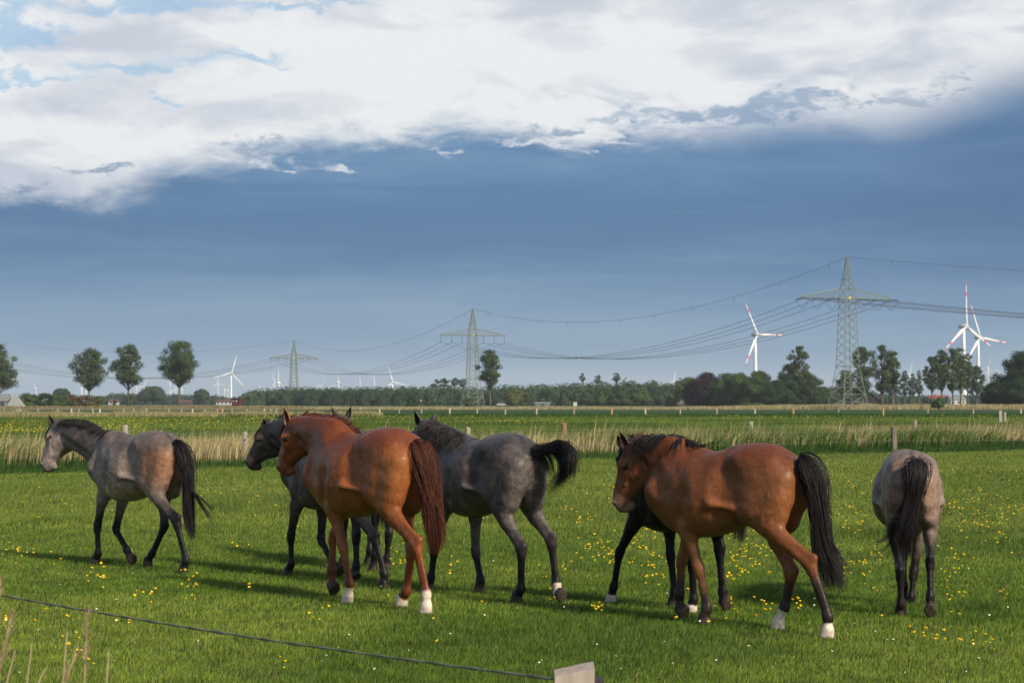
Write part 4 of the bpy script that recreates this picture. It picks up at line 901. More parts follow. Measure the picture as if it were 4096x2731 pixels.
            c(H(.925, -.052, sg * .064), H(.950, -.068, sg * .058), (.012 * S, .010 * S), (.010 * S, .008 * S), up=hu, k=.008 * S, op=-1)
            c(H(.84, -.120, sg * .056), H(.98, -.112, sg * .040), (.006 * S, .012 * S), (.006 * S, .012 * S), up=hu, k=.010 * S, op=-1)   # mouth
            c(H(.44, -.150, sg * .082), H(.60, -.120, sg * .068), (.020 * S, .012 * S), (.014 * S, .010 * S), up=hu, k=.025 * S, op=-1)   # hollow before the cheek
        S = S0
        # ---- hide over the muscles: soften the trunk, leave head and lower legs crisp
        zz = f.lo[2] + f.h * np.arange(f.n[2]); k0 = np.searchsorted(zz, .70 * S); xx = f.lo[0] + f.h * np.arange(f.n[0])
        D = f.D[:, :, k0:]; B = D.copy()
        for _ in range(1):
            for ax in range(3):
                Q = np.concatenate([np.take(B, [0], ax), B, np.take(B, [-1], ax)], ax); m = B.shape[ax]
                B = (np.take(Q, range(0, m), ax) + Q.take(range(1, m + 1), ax) + Q.take(range(2, m + 2), ax)) / 3
        wz = sstep(zz[k0:], .70 * S, .86 * S)[None, None, :]
        hd0 = H(.35, -.1); rr = np.sqrt((xx[:, None, None] - hd0[0]) ** 2 + (f.lo[1] + f.h * np.arange(f.n[1])[None, :, None] - hd0[1]) ** 2 + (zz[None, None, k0:] - hd0[2]) ** 2)
        wz = wz * sstep(rr, .34 * S, .46 * S); f.D[:, :, k0:] = (D * (1 - wz) + B * wz).astype(np.float32)
        # ---- hooves' soles cut flat
        for q in J:
            j = J[q]
            if 'sole' in j: pass
        for (cc, nn, r) in s.cuts: f.plane_cut(cc, nn, r)
        V, F = f.surface()
        # ---- colour of the coat on the vertices
        col = colors(s, V, H)
        # ears joined to the same mesh
        mi = np.zeros(len(F), dtype=np.int32)
        EV, EF, EC = [], [], []; n0 = len(V)
        for sg in (1, -1):
            e = (ears or {}).get(sg, {}); tip = e.get('tip'); face = e.get('face')
            base = H(.045, -.030, sg * .060); L_ = .165 * S
            if tip is None: tdir = unit(-hx * .55 + hu * .65 + hs * sg * .28)
            else: tdir = unit(np.asarray(tip, float) - base); L_ = min(np.linalg.norm(np.asarray(tip) - base), .22 * S)
            fd = unit((np.asarray(face) if face is not None else (hx * .5 + hs * sg * .7)))
            fd = unit(fd - tdir * fd.dot(tdir)); sdv = np.cross(tdir, fd)
            ns, nr = 9, 12; vv = []; cc = []
            for i in range(ns):
                t = i / (ns - 1); wv = (.037 * math.sin(math.pi * min(1, (t * .78 + .26))) ** .8 * (1 - t ** 3.2) + .001) * S; cen = base + tdir * L_ * (t - .06) - fd * .012 * S * math.sin(t * 2.6)
                for j in range(nr):     # a leaf shaped shell, open towards fd: outer skin 0..nr/2, inner skin back
                    if j < nr // 2: ph = -1.9 + 3.8 * j / (nr // 2 - 1); rr = wv
                    else: ph = 1.9 - 3.8 * (j - nr // 2) / (nr // 2 - 1); rr = wv * .72
                    # ph = 0 is the back of the ear
                    vv.append(cen - fd * math.cos(ph) * rr * .95 + sdv * math.sin(ph) * rr)
                    cc.append(1.0 if j < nr // 2 else 0.0)
            b = n0 + sum(len(x) for x in EV); EV.append(np.array(vv)); EC += cc
            for i in range(ns - 1):
                for j in range(nr): EF.append((b + i * nr + j, b + i * nr + (j + 1) % nr, b + (i + 1) * nr + (j + 1) % nr, b + (i + 1) * nr + j))
            # eye
            c0 = H(.305, -.070, sg * .078); vv = []; cc = []; b = n0 + sum(len(x) for x in EV)
            for i in range(7):
                th = math.pi * i / 6
                for j in range(10):
                    p = 2 * math.pi * j / 10; vv.append(c0 + (hx * math.sin(th) * math.cos(p) * 1.15 + hu * math.sin(th) * math.sin(p) + hs * math.cos(th)) * .0215 * S); cc.append(-1.0)
            EV.append(np.array(vv)); EC += cc
            for i in range(6):
                for j in range(10): EF.append((b + i * 10 + j, b + i * 10 + (j + 1) % 10, b + (i + 1) * 10 + (j + 1) % 10, b + (i + 1) * 10 + j))
        EV = np.concatenate(EV); EC = np.array(EC); EF = np.array(EF)
        earc = s.ear_cols; ecol = np.where((EC > .5)[:, None], earc[0], earc[1]); ecol[EC < 0] = (0.006, .005, .004)
        emi = np.where(EC[EF[:, 0] - n0] < 0, 1, 0)
        V2 = np.concatenate([V, EV]); F2 = np.concatenate([F, EF]); mi = np.concatenate([mi, emi]); c2 = np.concatenate([col, ecol])
        o = mesh_obj('body', V2, F2, [coat_mat(kind), M_EYE], s.root, True, mi, c2)
        s.H = H; s.V = V
        if mane: s.make_mane(**mane)
        if tail: s.make_tail(**tail)
        del s.f
        return s
    cuts = ()
    def plant(s, g):
        a, b, c = [np.array(p, float) for p in g['p']]; fl = g.get('flex', 0)
        low = (.072 * math.cos(R(fl)) + .022 * math.sin(R(fl)) + .062 * math.sin(R(fl))) * s.S
        dz = (low - .006) - c[2]
        if fl < 20 or dz > 0: c[2] += dz; b[2] += dz * .75; a[2] += dz * .15
        return a, b, c
    def lower(s, f, top, fet, cor, flex, sg, r1, r2, S, yaw):
        X = np.array((1.0, 0, 0)); ax = unit(fet - top); bk = unit(-X - ax * (-ax[0]))
        f.cone(top, fet - ax * .03 * S, ((r1 + .002) * S, r1 * .92 * S), (r2 * S, r2 * .92 * S), up=bk, k=.02 * S)          # cannon
        f.cone(top + bk * .027 * S, fet + bk * .024 * S - ax * .02 * S, (.019 * S, .016 * S), (.020 * S, .018 * S), up=bk, k=.014 * S)        # tendons
        f.cone(fet - ax * .012 * S, fet + ax * .010 * S, (.044 * S, .040 * S), (.044 * S, .040 * S), up=bk, k=.022 * S)
        f.cone(fet + bk * .026 * S, fet + bk * .026 * S + ax * .012 * S, .020 * S, .017 * S, k=.02 * S)                  # ergot and feather
        f.cone(fet, cor, (.035 * S, .032 * S), (.039 * S, .037 * S), up=bk, k=.02 * S)                                   # pastern
        cf, sf = math.cos(flex), math.sin(flex)
        n = np.array((-sf, 0, -cf)); d = np.array((cf, 0, -sf))        # sole normal (down), toe direction (forward); flexed: the sole turns to the back
        sole = cor + n * .072 * S + d * .022 * S
        f.cone(cor + d * .004 * S, sole + n * .03 * S + d * .006 * S, (.050 * S, .047 * S), (.061 * S, .060 * S), up=d, k=.012 * S)
        f.cone(cor - d * .020 * S + n * .015 * S, sole - d * .045 * S + n * .02 * S, .030 * S, .034 * S, k=.012 * S)      # heels
        s.cuts = list(s.cuts) + [(sole, n, .125 * S)]

    # ---------------- hair
    def make_mane(s, hair='black', i0=2, i1=12, length=.16, side=1, n=420, blow=(0, 0, 0), stand=.3, wild=.25, forelock=True, flop=None, width=.0030):
        """strands rooted along the crest; side = +1 falls to the left of the neck"""
        rng = s.rng; S = s.S; cr = np.array(s.crest); cn = np.array(s.crestn); st, wd = [], []
        for q in range(n):
            u = i0 + (i1 - i0) * rng.random() ** .9
            i = min(int(u), len(cr) - 2); t = u - i
            p = lerp(cr[i], cr[i + 1], t); up = unit(lerp(cn[i], cn[i + 1], t)); d = unit(cr[i + 1] - cr[i]); sd_ = np.cross(up, d)   # left of the neck
            if sd_ @ np.array((0, 1.0, 0)) < 0 and abs(d[1]) < .8: sd_ = -sd_
            loc_side = side
            L = length * S * (0.55 + .6 * rng.random())
            lock = math.sin(u * 7.3 + 1.0) * .5 + math.sin(u * 3.1) * .5; lk = rng.normal(0, wild, 3) + lock * np.array((0.25, 0.1, 0.2)) * wild * 2
            if flop: loc_side = side * flop(u)
            stn = stand * (1 + .5 * lock)
            m = 7; P = [p - up * .02 * S + sd_ * rng.normal(0, .008) * S]; vel = unit(up * stn + sd_ * loc_side * .55 + lk * .3)
            for k in range(1, m):
                vel = unit(vel + np.array((0, 0, -.42 + .25 * stn)) + np.array(blow) * .35 + lk * .22 + sd_ * loc_side * .08)
                nx = P[-1] + vel * L / (m - 1)
                nx = s.push(nx, .012 * S)
                P.append(nx)
            st.append(np.array(P)); wd.append(width * S * (.7 + .6 * rng.random()))
        if forelock:
            for q in range(70):
                b = s.H(.02 + .05 * rng.random(), -.01, rng.normal(0, .016)); L = .20 * S * (.5 + .6 * rng.random()); P = [b]; vel = unit(s.hu * .7 + s.hx * .4 + s.hs * rng.normal(0, .3))
                for k in range(1, 6):
                    vel = unit(vel + s.hx * .5 + np.array((0, 0, -.3)) + s.hs * rng.normal(0, .12) + np.array(blow) * .2); P.append(s.push(P[-1] + vel * L / 5, .010 * S))
                st.append(np.array(P)); wd.append(width * S)
        V, F, T = hair_mesh(st, wd); mesh_obj('mane', V, F, M_HAIR[hair], s.root, True)
    def push(s, p, r):
        """keeps a hair point outside the body"""
        q = p[None]
        try: d = s.f.sample(q)[0]
        except IndexError: return p
        if d < r:
            e = .01; g = np.array([s.f.sample(q + np.eye(3)[i] * e)[0] - s.f.sample(q - np.eye(3)[i] * e)[0] for i in range(3)]); g = unit(g); p = p + g * min(r - d, .05)
        return p
    def make_tail(s, pts, spread, hair='black', n=420, wisps=(), width=.0034, short=.35, nlock=16, wave=.012):
        """pts: guide line in local coordinates from the dock to the tip; spread: half widths (side, fore-aft) along it"""
        rng = s.rng; S = s.S; G = catmull(pts, 16); t = np.linspace(0, 1, 16); sp = np.interp(t, np.linspace(0, 1, len(spread)), spread)
        tg = np.gradient(G, axis=0); tg /= np.linalg.norm(tg, axis=1)[:, None]
        # spread mostly across the view of the tail: sideways of the horse and at right angles to the tail
        a1 = np.cross(tg, (0, 1.0, 0)); a1 /= np.maximum(np.linalg.norm(a1, axis=1), .2)[:, None]; a2 = np.cross(tg, a1)
        st, wd = [], []
        locks = [(rng.random() * 2 * math.pi, math.sqrt(rng.random()), rng.normal(0, 1, 2), rng.random()) for _ in range(nlock)]
        for q in range(n):
            an, rd, ph, lk = locks[rng.integers(nlock)]
            an0, rd0 = rng.random() * 6.283, math.sqrt(rng.random())
            w0 = np.array((math.cos(an0), math.sin(an0))) * rd0; w1 = np.array((math.cos(an), math.sin(an))) * rd
            end = 1 - short * rng.random() ** 1.6 * (1 if rng.random() < .7 else 1.6); end = max(end, .35)
            start = 0.0 if rng.random() < .55 else rng.random() * .22
            tt = np.linspace(start, end, 12); g = np.stack([np.interp(tt, t, G[:, i]) for i in range(3)], 1)
            b1 = np.stack([np.interp(tt, t, a1[:, i]) for i in range(3)], 1); b2 = np.stack([np.interp(tt, t, a2[:, i]) for i in range(3)], 1); r = np.interp(tt, t, sp) * S
            m = sstep(tt, .15, .8)[:, None]; w0 = w0 * (1.55 if rng.random() < .12 else 1.0); w = w0 * (1 - m) + (w1 * .85 + w0 * .25 + rng.normal(0, .06, 2)) * m
            wv = wave * S * np.sin(tt * (7 + 3 * lk) + ph[0] * 3)[:, None] * m * np.array((1, .6))
            st.append(g + b1 * (w[:, :1] * r[:, None] * .8 + wv[:, :1]) + b2 * (w[:, 1:] * r[:, None] + wv[:, 1:])); wd.append(width * S * (.7 + .6 * rng.random()))
        for gpts, sprd, cnt in wisps:
            g0 = catmull(gpts, 12)
            for q in range(cnt):
                e = rng.normal(0, 1, 3) * sprd * S; k = np.linspace(0, 1, 12)[:, None] ** 1.3; cut = int(12 - rng.integers(0, 4)); st.append((g0 + e * (.25 + k) + .006 * S * np.sin(k * 9 + rng.random() * 6))[:cut]); wd.append(width * S * .7)
        V, F, T = hair_mesh(st, wd); mesh_obj('tail', V, F, M_HAIR[hair], s.root, True)

# ---------------- coat colours: hair colour patches by body part, and a tone darker towards the topline
def limb_mask(s, V, q, a, b, r=.13):
    """0..1 along the part of leg q from joint a down: 0 above a, 1 below b (joint names)"""
    j = s.J[q]; chain = [j[k] for k in (('hip', 'sti', 'hock', 'fet', 'cor') if q[0] == 'H' else ('sho', 'elb', 'knee', 'fet', 'cor'))]
    sole = j['cor'] + np.array((-math.sin(j['flex']), 0, -math.cos(j['flex']))) * .08 * s.S; chain.append(sole)
    best = np.full(len(V), 9.0); par = np.zeros(len(V))
    for i in range(1, 5):
        d, t = seg_dist(V, chain[i], chain[i + 1]); m = d < best; best[m] = d[m]; par[m] = i + t[m]
    return best, par
def legpars(s, V):
    best = np.full(len(V), 9.0); par = np.zeros(len(V)); who = np.zeros(len(V), int)
    for w, q in enumerate(('FL', 'FR', 'HL', 'HR')):
        b, p = limb_mask(s, V, q, 0, 0); m = b < best; best[m] = b[m]; par[m] = p[m]; who[m] = w
    return best, par, who
def mixc(c, k, col): return c * (1 - k[:, None]) + np.asarray(col) * k[:, None]
HOOF = (0.045, 0.034, 0.026)
def coat(base, darkhoof=(), points=None, pt_from=1.55, pt_to=2.2, rump=None, face=None, muzzle=None, belly=None, socks={}, stripe=None, back=None, hoof=HOOF, thigh=None, ear=None, neck=None, pts_front=0.0, bones=None):
    def f(s, V, H):
        S = s.S; c = np.tile(np.asarray(base, float), (len(V), 1)); x = (V[:, 0] - s.T(0, 0, 0)[0]) / S; z = V[:, 2] / S
        best, par, who = legpars(s, V)
        nz = np.sin(V[:, 0] * 9 + V[:, 2] * 7) * np.sin(V[:, 1] * 11 + V[:, 2] * 5) * .5 + .5
        if neck is not None: c = mixc(c, sstep(x, 1.2, 1.6) * .8, neck)
        if rump is not None: c = mixc(c, sstep(-x, -.55, -.2) * (1 - sstep(z, 1.28, 1.46)) * sstep(z, .75, 1.05) * .85, rump)
        if belly is not None: c = mixc(c, (1 - sstep(z, .80, 1.0)) * sstep(x, .45, .65) * (1 - sstep(x, 1.05, 1.2)) * .8, belly)
        if back is not None: c = mixc(c, sstep(z + .05 * nz, 1.22, 1.42) * .85, back)  # tone gets darker towards the top of the body
        if stripe is not None: c = mixc(c, np.exp(-(V[:, 1] / (.025 * S)) ** 2) * sstep(z, 1.3, 1.36) * .8 * (1 - sstep(x, 1.1, 1.2)), stripe)
        if points is not None:
            sh = np.where(who < 2, pts_front, 0.0)
            k = sstep(par + .25 * (nz - .5), pt_from + sh, pt_to + sh) * (best < .20 * S) * (z < .95); c = mixc(c, k, points)
        hd = (V - H(0, -.09)) @ s.hx / (.6 * S); off = np.linalg.norm((V - H(0, -.09)) - np.outer((V - H(0, -.09)) @ s.hx, s.hx), axis=1); inh = (off < .22 * S) & (hd > -.1) & (hd < 1.2)
        if face is not None: c = mixc(c, np.where(inh, sstep(hd, .05, .25) * .9, 0), face)
        if muzzle is not None: c = mixc(c, np.where(inh, sstep(hd, .66, .86), 0) * .85, muzzle)
        c = mixc(c, np.where(inh, sstep(hd, .90, .99) * sstep(-((V - H(0, -.09)) @ s.hu), -.06, 0.0), 0) * .6, (.02, .017, .017))
        for w, q in enumerate(('FL', 'FR', 'HL', 'HR')):
            if q in socks:
                k = sstep(par + .12 * (nz - .5), socks[q], socks[q] + .09) * (who == w) * (best < .2 * S); c = mixc(c, k, (.54, .46, .38))
        # hooves
        for w, q in enumerate(('FL', 'FR', 'HL', 'HR')):
            hc = hoof if q not in socks or q in darkhoof else (.42, .36, .30)
            k = sstep(par, 4.12, 4.26) * (who == w) * (best < .13 * S); c = mixc(c, k, hc)
        # eye rim, nostril
        for sg in (1, -1):
            for (t, u, w_, r) in ((.305, -.070, .085, .030), (.938, -.060, .056, .020)):
                d = np.linalg.norm(V - H(t, u, sg * w_), axis=1); c = mixc(c, 1 - sstep(d, r * .6 * S, r * S * 1.15), (.012, .010, .010))
        s.ear_cols = ear if ear else (np.asarray(base) * .55, np.asarray(base) * .25)
        return c
    return f
# ---------------- the herd
CR1 = (100, 1600, 850 / 1777); CR2 = (900, 1580, 1000 / 1742); CR3 = (1500, 1580, 900 / 1568); CR4 = (2350, 1650, 1100 / 1816); CR5 = (3350, 1700, 650 / 1199)

# 1 grey roan on the far left
h = Horse((655, 2278), 44, .945, CR1, 'brownish grey roan horse with black tail, leftmost of the herd, head in profile'); p = h.px
x0 = p(1265, 350, 0)[0] - .05 * h.S
h.build('roan', x0, dict(
    FL=dict(p=[p(603, 1062, .12), p(610, 1300, .11), p(590, 1345, .11)]),
    FR=dict(p=[p(757, 1085, -.10), p(850, 1262, -.09), p(880, 1318, -.09)], flex=68),
    HL=dict(p=[p(1265, 1015, .13), p(1345, 1330, .11), p(1328, 1388, .11)]),
    HR=dict(p=[p(1165, 1055, -.11), p(1060, 1295, -.10), p(1030, 1345, -.10)], flex=8)),
    neck=[(*p(520, 330, .03), .185 * h.S, .088 * h.S), (*p(400, 290, .07), .150 * h.S, .075 * h.S)], poll=p(238, 195, .10), headlen=.525, hk=1.2, muzzle=(112, 562), face=66,
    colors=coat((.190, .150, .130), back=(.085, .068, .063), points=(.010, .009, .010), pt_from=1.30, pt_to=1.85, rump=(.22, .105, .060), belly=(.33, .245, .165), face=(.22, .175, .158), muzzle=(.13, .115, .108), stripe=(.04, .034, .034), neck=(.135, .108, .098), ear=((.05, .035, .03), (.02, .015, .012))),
    ears={1: dict(tip=p(190, 106, .16), face=(-.6, .8, .2)), -1: dict(tip=p(232, 150, .02))},
    mane=dict(hair='black', length=.095, n=900, side=1, stand=.25, i0=3, wild=.2, width=.0036),
    tail=dict(pts=[p(1250, 350, 0), p(1310, 400, -.03), p(1350, 520, -.05), p(1370, 680, -.05), p(1370, 900, -.04), p(1385, 1060, -.04), p(1405, 1170, -.04)], spread=[.030, .070, .085, .075, .075, .065, .05], n=1000, width=.0024,
              wisps=[([p(1390, 740, -.05), p(1450, 830, -.05), p(1530, 950, -.05), p(1620, 1090, -.05)], .020, 44), ([p(1400, 760, -.05), p(1500, 850, -.05), p(1560, 920, -.05), p(1605, 1010, -.05)], .014, 14)]))

# 2 dark grey behind the chestnut
h = Horse((1480, 2338), 36, .93, CR2, 'dark grey horse left of and behind the chestnut, head shoulder and legs showing'); p = h.px
x0 = p(1000, 335, 0)[0] - .05 * h.S
h.build('dark', x0, dict(
    FL=dict(p=[p(458, 985, .12), p(462, 1165, .11), p(445, 1205, .11)]),
    FR=dict(p=[p(668, 1010, -.10), p(745, 1165, -.09), p(785, 1195, -.09)], flex=65),
    HL=dict(p=[p(1045, 1000, .13), p(1108, 1245, .11), p(1106, 1302, .11)]),
    HR=dict(p=[p(912, 985, -.11), p(915, 1195, -.10), p(905, 1230, -.10)], flex=40)),
    neck=[(*p(520, 330, .03), .185 * h.S, .088 * h.S), (*p(400, 270, .06), .150 * h.S, .072 * h.S)], poll=p(282, 195, .08), headlen=.51, hk=1.18, muzzle=(126, 452), face=72,
    colors=coat((.075, .060, .054), points=(.010, .009, .010), pt_from=1.1, pt_to=1.9, face=(.058, .044, .040), muzzle=(.040, .032, .029), neck=(.020, .016, .015), ear=((.03, .025, .024), (.012, .01, .01))),
    ears={1: dict(tip=p(268, 150, .12), face=(-.6, .8, .2)), -1: dict(tip=p(285, 150, .02))},
    mane=dict(hair='black', length=.15, n=420, side=-1, stand=.7, i0=3, wild=.3),
    tail=dict(pts=[p(990, 340, 0), p(1040, 420, -.02), p(1060, 560, -.02), p(1085, 700, -.02), p(1090, 830, -.02), p(1085, 930, -.02)], spread=[.03, .06, .07, .06, .06, .05],
              wisps=[([p(1090, 760, -.02), p(1150, 830, -.02), p(1210, 920, -.02), p(1262, 1000, -.02)], .012, 16)]))

# 3 the chestnut
h = Horse((1533, 2420), 39, 1.0, CR2, 'bright chestnut horse with a white hind sock and reddish tail, front of the left group'); p = h.px
x0 = p(1325, 325, 0)[0] - .05 * h.S
h.build('chestnut', x0, dict(
    FL=dict(p=[p(822, 1050, .12), p(866, 1295, .11), p(858, 1362, .11)], flex=0),
    FR=dict(p=[p(752, 990, -.10), p(742, 1215, -.09), p(745, 1312, -.09)], flex=58),
    HL=dict(p=[p(1335, 1040, .13), p(1400, 1345, .11), p(1405, 1412, .11)], flex=0),
    HR=dict(p=[p(1300, 1080, -.10), p(1262, 1370, -.10), p(1236, 1420, -.10)], flex=0)),
    neck=[(*p(775, 325, .02), .178 * h.S, .092 * h.S), (*p(610, 275, .05), .150 * h.S, .080 * h.S)], poll=p(450, 165, .08), headlen=.485, muzzle=(352, 505), face=62,
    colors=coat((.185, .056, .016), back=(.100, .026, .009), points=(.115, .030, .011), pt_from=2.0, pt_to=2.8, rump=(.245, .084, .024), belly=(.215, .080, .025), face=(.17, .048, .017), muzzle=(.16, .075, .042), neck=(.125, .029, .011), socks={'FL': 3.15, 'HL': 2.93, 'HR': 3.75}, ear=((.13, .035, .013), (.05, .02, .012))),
    ears={1: dict(tip=p(402, 72, .16), face=(-.35, .9, .1)), -1: dict(tip=p(608, 68, -.03), face=(.5, .6, .1))},
    mane=dict(hair='red', length=.14, n=900, side=-1, stand=.42, i0=3, wild=.30),
    tail=dict(hair='red', pts=[p(1310, 325, 0), p(1355, 380, -.03), p(1400, 520, -.05), p(1430, 700, -.05), p(1445, 860, -.05), p(1460, 1000, -.05), p(1465, 1110, -.05)], spread=[.030, .085, .100, .095, .100, .095, .075], n=1300, width=.0022, nlock=30,
              wisps=[([p(1480, 760, -.05), p(1510, 850, -.05), p(1545, 930, -.05), p(1600, 955, -.05)], .008, 10), ([p(1480, 760, -.05), p(1520, 900, -.05), p(1535, 1000, -.05), p(1530, 1090, -.05)], .012, 20)]))

# 4 behind the chestnut, seen from the back: ears and nape only
h = Horse((1560, 2290), 22, .95, CR2, 'dark horse hidden behind the left chestnut, only its pointed ears and nape showing above'); p = h.px
h.build('dark', -.08, dict(
    FL=dict(p=[(1.15, .12, .45), (1.17, .11, .19), (1.20, .11, .10)]),
    FR=dict(p=[(1.05, -.12, .45), (1.00, -.11, .19), (1.03, -.11, .10)]),
    HL=dict(p=[(.12, .12, .56), (.16, .11, .20), (.20, .11, .10)]),
    HR=dict(p=[p(1140, 985, -.11), p(1128, 1190, -.11), p(1125, 1240, -.11)])),
    neck=[(1.62, .06, 1.22, .18, .085), (1.78, .02, 1.36, .14, .072)], poll=p(815, 135, -.02), muzzle=((2.32, -.04, 1.15),),
    colors=coat((.075, .065, .060), points=(.014, .012, .012), pt_from=1.2, pt_to=2.0, ear=((.06, .05, .046), (.012, .01, .01))),
    ears={1: dict(tip=p(724, 60, .16), face=(.8, .5, .0)), -1: dict(tip=p(884, 62, -.14), face=(-.9, .2, 0))},
    mane=dict(hair='black', length=.14, n=420, side=-1, stand=.3, i0=2, wild=.3),
    tail=dict(pts=[(.0, 0, 1.25), (-.06, 0, 1.22), (-.10, 0, 1.0), (-.10, 0, .7), (-.08, 0, .45)], spread=[.03, .06, .07, .07, .05], n=200))

# 5 dark grey in the middle, tail raised
h = Horse((2145, 2408), 35, .96, CR3, 'dark dappled grey horse with its black tail swung up, centre of the photo'); p = h.px
x0 = p(1100, 395, 0)[0] - .03 * h.S
h.build('dark', x0, dict(
    FL=dict(p=[p(412, 1080, .12), p(390, 1285, .11), p(378, 1325, .11)]),
    FR=dict(p=[p(700, 1095, -.11), p(735, 1295, -.10), p(732, 1335, -.10)], flex=0),
    HL=dict(p=[p(1020, 1075, .13), p(1016, 1350, .11), p(992, 1392, .11)], flex=0),
    HR=dict(p=[p(1228, 1020, -.16), p(1262, 1310, -.17), p(1275, 1372, -.17)], flex=80)),
    neck=[(*p(590, 420, .0), .20 * h.S, .092 * h.S), (*p(470, 330, .0), .160 * h.S, .078 * h.S)], poll=p(345, 168, -.01), muzzle=(222, 420), near=False,
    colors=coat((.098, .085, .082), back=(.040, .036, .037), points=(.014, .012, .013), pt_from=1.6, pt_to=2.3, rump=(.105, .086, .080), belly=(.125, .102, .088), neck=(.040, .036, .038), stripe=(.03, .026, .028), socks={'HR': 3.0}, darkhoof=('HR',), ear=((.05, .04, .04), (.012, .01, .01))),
    ears={1: dict(tip=p(266, 98, .11), face=(-.2, .9, 0)), -1: dict(tip=p(434, 115, -.12), face=(.7, -.4, .3))},
    mane=dict(hair='grey', length=.20, n=900, side=1, stand=.35, i0=3, wild=.25),
    tail=dict(pts=[p(1095, 400, 0), p(1140, 388, -.04), p(1200, 376, -.07), p(1270, 362, -.10), p(1320, 360, -.12)], spread=[.045, .060, .065, .065, .05], n=420, short=.3,
              wisps=[([p(1110, 390, 0), p(1200, 366, -.07), p(1310, 345, -.11), p(1372, 410, -.12), p(1378, 500, -.12), p(1345, 590, -.12)], .030, 330), ([p(1110, 395, 0), p(1200, 375, -.07), p(1290, 368, -.11), p(1345, 440, -.12), p(1335, 530, -.12), p(1270, 610, -.10), p(1190, 700, -.09)], .026, 300),
                     ([p(1110, 400, 0), p(1180, 385, -.07), p(1250, 390, -.10), p(1300, 460, -.12), p(1300, 560, -.12), p(1250, 630, -.10)], .022, 200), ([p(1110, 405, 0), p(1160, 395, -.06), p(1205, 420, -.08), p(1240, 500, -.09), p(1245, 590, -.09)], .012, 40), ([p(1100, 400, 0), p(1130, 405, -.04), p(1165, 440, -.06), p(1200, 500, -.07), p(1228, 570, -.08)], .022, 170)]))

# 7 black, behind the right bay
h = Horse((2830, 2446), 37, .875, CR4, 'black horse behind the right bay, only its chest and dark legs showing'); p = h.px
x0 = p(985, 400, 0)[0] - .05 * h.S
h.build('black', x0, dict(
    FL=dict(p=[p(208, 925, .12), p(172, 1130, .11), p(160, 1180, .11)]),
    FR=dict(p=[p(548, 950, -.10), p(572, 1190, -.09), p(568, 1240, -.09)]),
    HL=dict(p=[p(690, 1000, .12), p(698, 1240, .11), p(692, 1278, .11)]),
    HR=dict(p=[p(870, 915, -.13), p(890, 1180, -.12), p(898, 1240, -.12)], flex=66)),
    neck=[(*p(440, 340, .04), .19 * h.S, .09 * h.S), (*p(340, 280, .07), .15 * h.S, .075 * h.S)], poll=p(262, 190, .12), muzzle=(235, 520),
    colors=coat((.013, .010, .010), points=(.008, .007, .008), pt_from=1.0, pt_to=2.0, socks={'FL': 3.75, 'HL': 3.80}, ear=((.012, .01, .01), (.006, .005, .005))),
    ears={1: dict(tip=p(190, 138, .20), face=(-.5, .8, .1)), -1: dict(tip=p(300, 140, .0))},
    mane=dict(hair='black', length=.13, n=300, side=-1, stand=.8, i0=4, wild=.35),
    tail=dict(pts=[p(970, 400, 0), p(1000, 500, -.03), p(1005, 640, -.03), p(1000, 780, -.03), p(1000, 870, -.03)], spread=[.03, .06, .09, .10, .07], n=260, hair='red' if False else 'black'))

# 6 the bay
h = Horse((3200, 2530), 47, .935, CR4, 'brown bay horse with black tail and two white hind socks, right of centre'); p = h.px
x0 = p(1388, 300, 0)[0] - .05 * h.S
h.build('bay', x0, dict(
    FL=dict(p=[p(737, 1035, .12), p(786, 1300, .11), p(772, 1352, .11)], flex=8),
    FR=dict(p=[p(620, 985, -.10), p(606, 1215, -.09), p(612, 1312, -.09)], flex=62),
    HL=dict(p=[p(1468, 1000, .13), p(1585, 1335, .11), p(1588, 1410, .11)], flex=0),
    HR=dict(p=[p(1345, 1065, -.11), p(1298, 1290, -.10), p(1262, 1382, -.10)], flex=0)),
    neck=[(*p(610, 325, .02), .180 * h.S, .092 * h.S), (*p(455, 285, .06), .155 * h.S, .078 * h.S)], poll=p(256, 200, .10), headlen=.56, hk=1.2, muzzle=(138, 602), face=68,
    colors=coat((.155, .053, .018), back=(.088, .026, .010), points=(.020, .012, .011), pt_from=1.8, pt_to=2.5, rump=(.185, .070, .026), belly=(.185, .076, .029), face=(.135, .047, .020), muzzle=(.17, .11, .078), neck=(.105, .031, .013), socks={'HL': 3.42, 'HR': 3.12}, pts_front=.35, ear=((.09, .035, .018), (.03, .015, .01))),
    ears={1: dict(tip=p(205, 106, .20), face=(-.45, .85, .1)), -1: dict(tip=p(392, 105, -.02), face=(.3, -.8, .2))},
    mane=dict(hair='black', length=.20, n=1000, side=1, stand=.30, i0=4, wild=.22, width=.0032, flop=lambda u: -1 if 7.3 < u < 8.6 else 1),
    tail=dict(pts=[p(1390, 295, 0), p(1440, 330, -.03), p(1495, 440, -.05), p(1525, 600, -.05), p(1545, 780, -.05), p(1575, 950, -.05), p(1625, 1090, -.05), p(1640, 1180, -.05)], spread=[.032, .090, .105, .096, .092, .108, .118, .10], n=1700, width=.0021, nlock=30,
              wisps=[([p(1580, 820, -.05), p(1650, 920, -.05), p(1710, 1030, -.05), p(1760, 1130, -.05)], .014, 24)]))

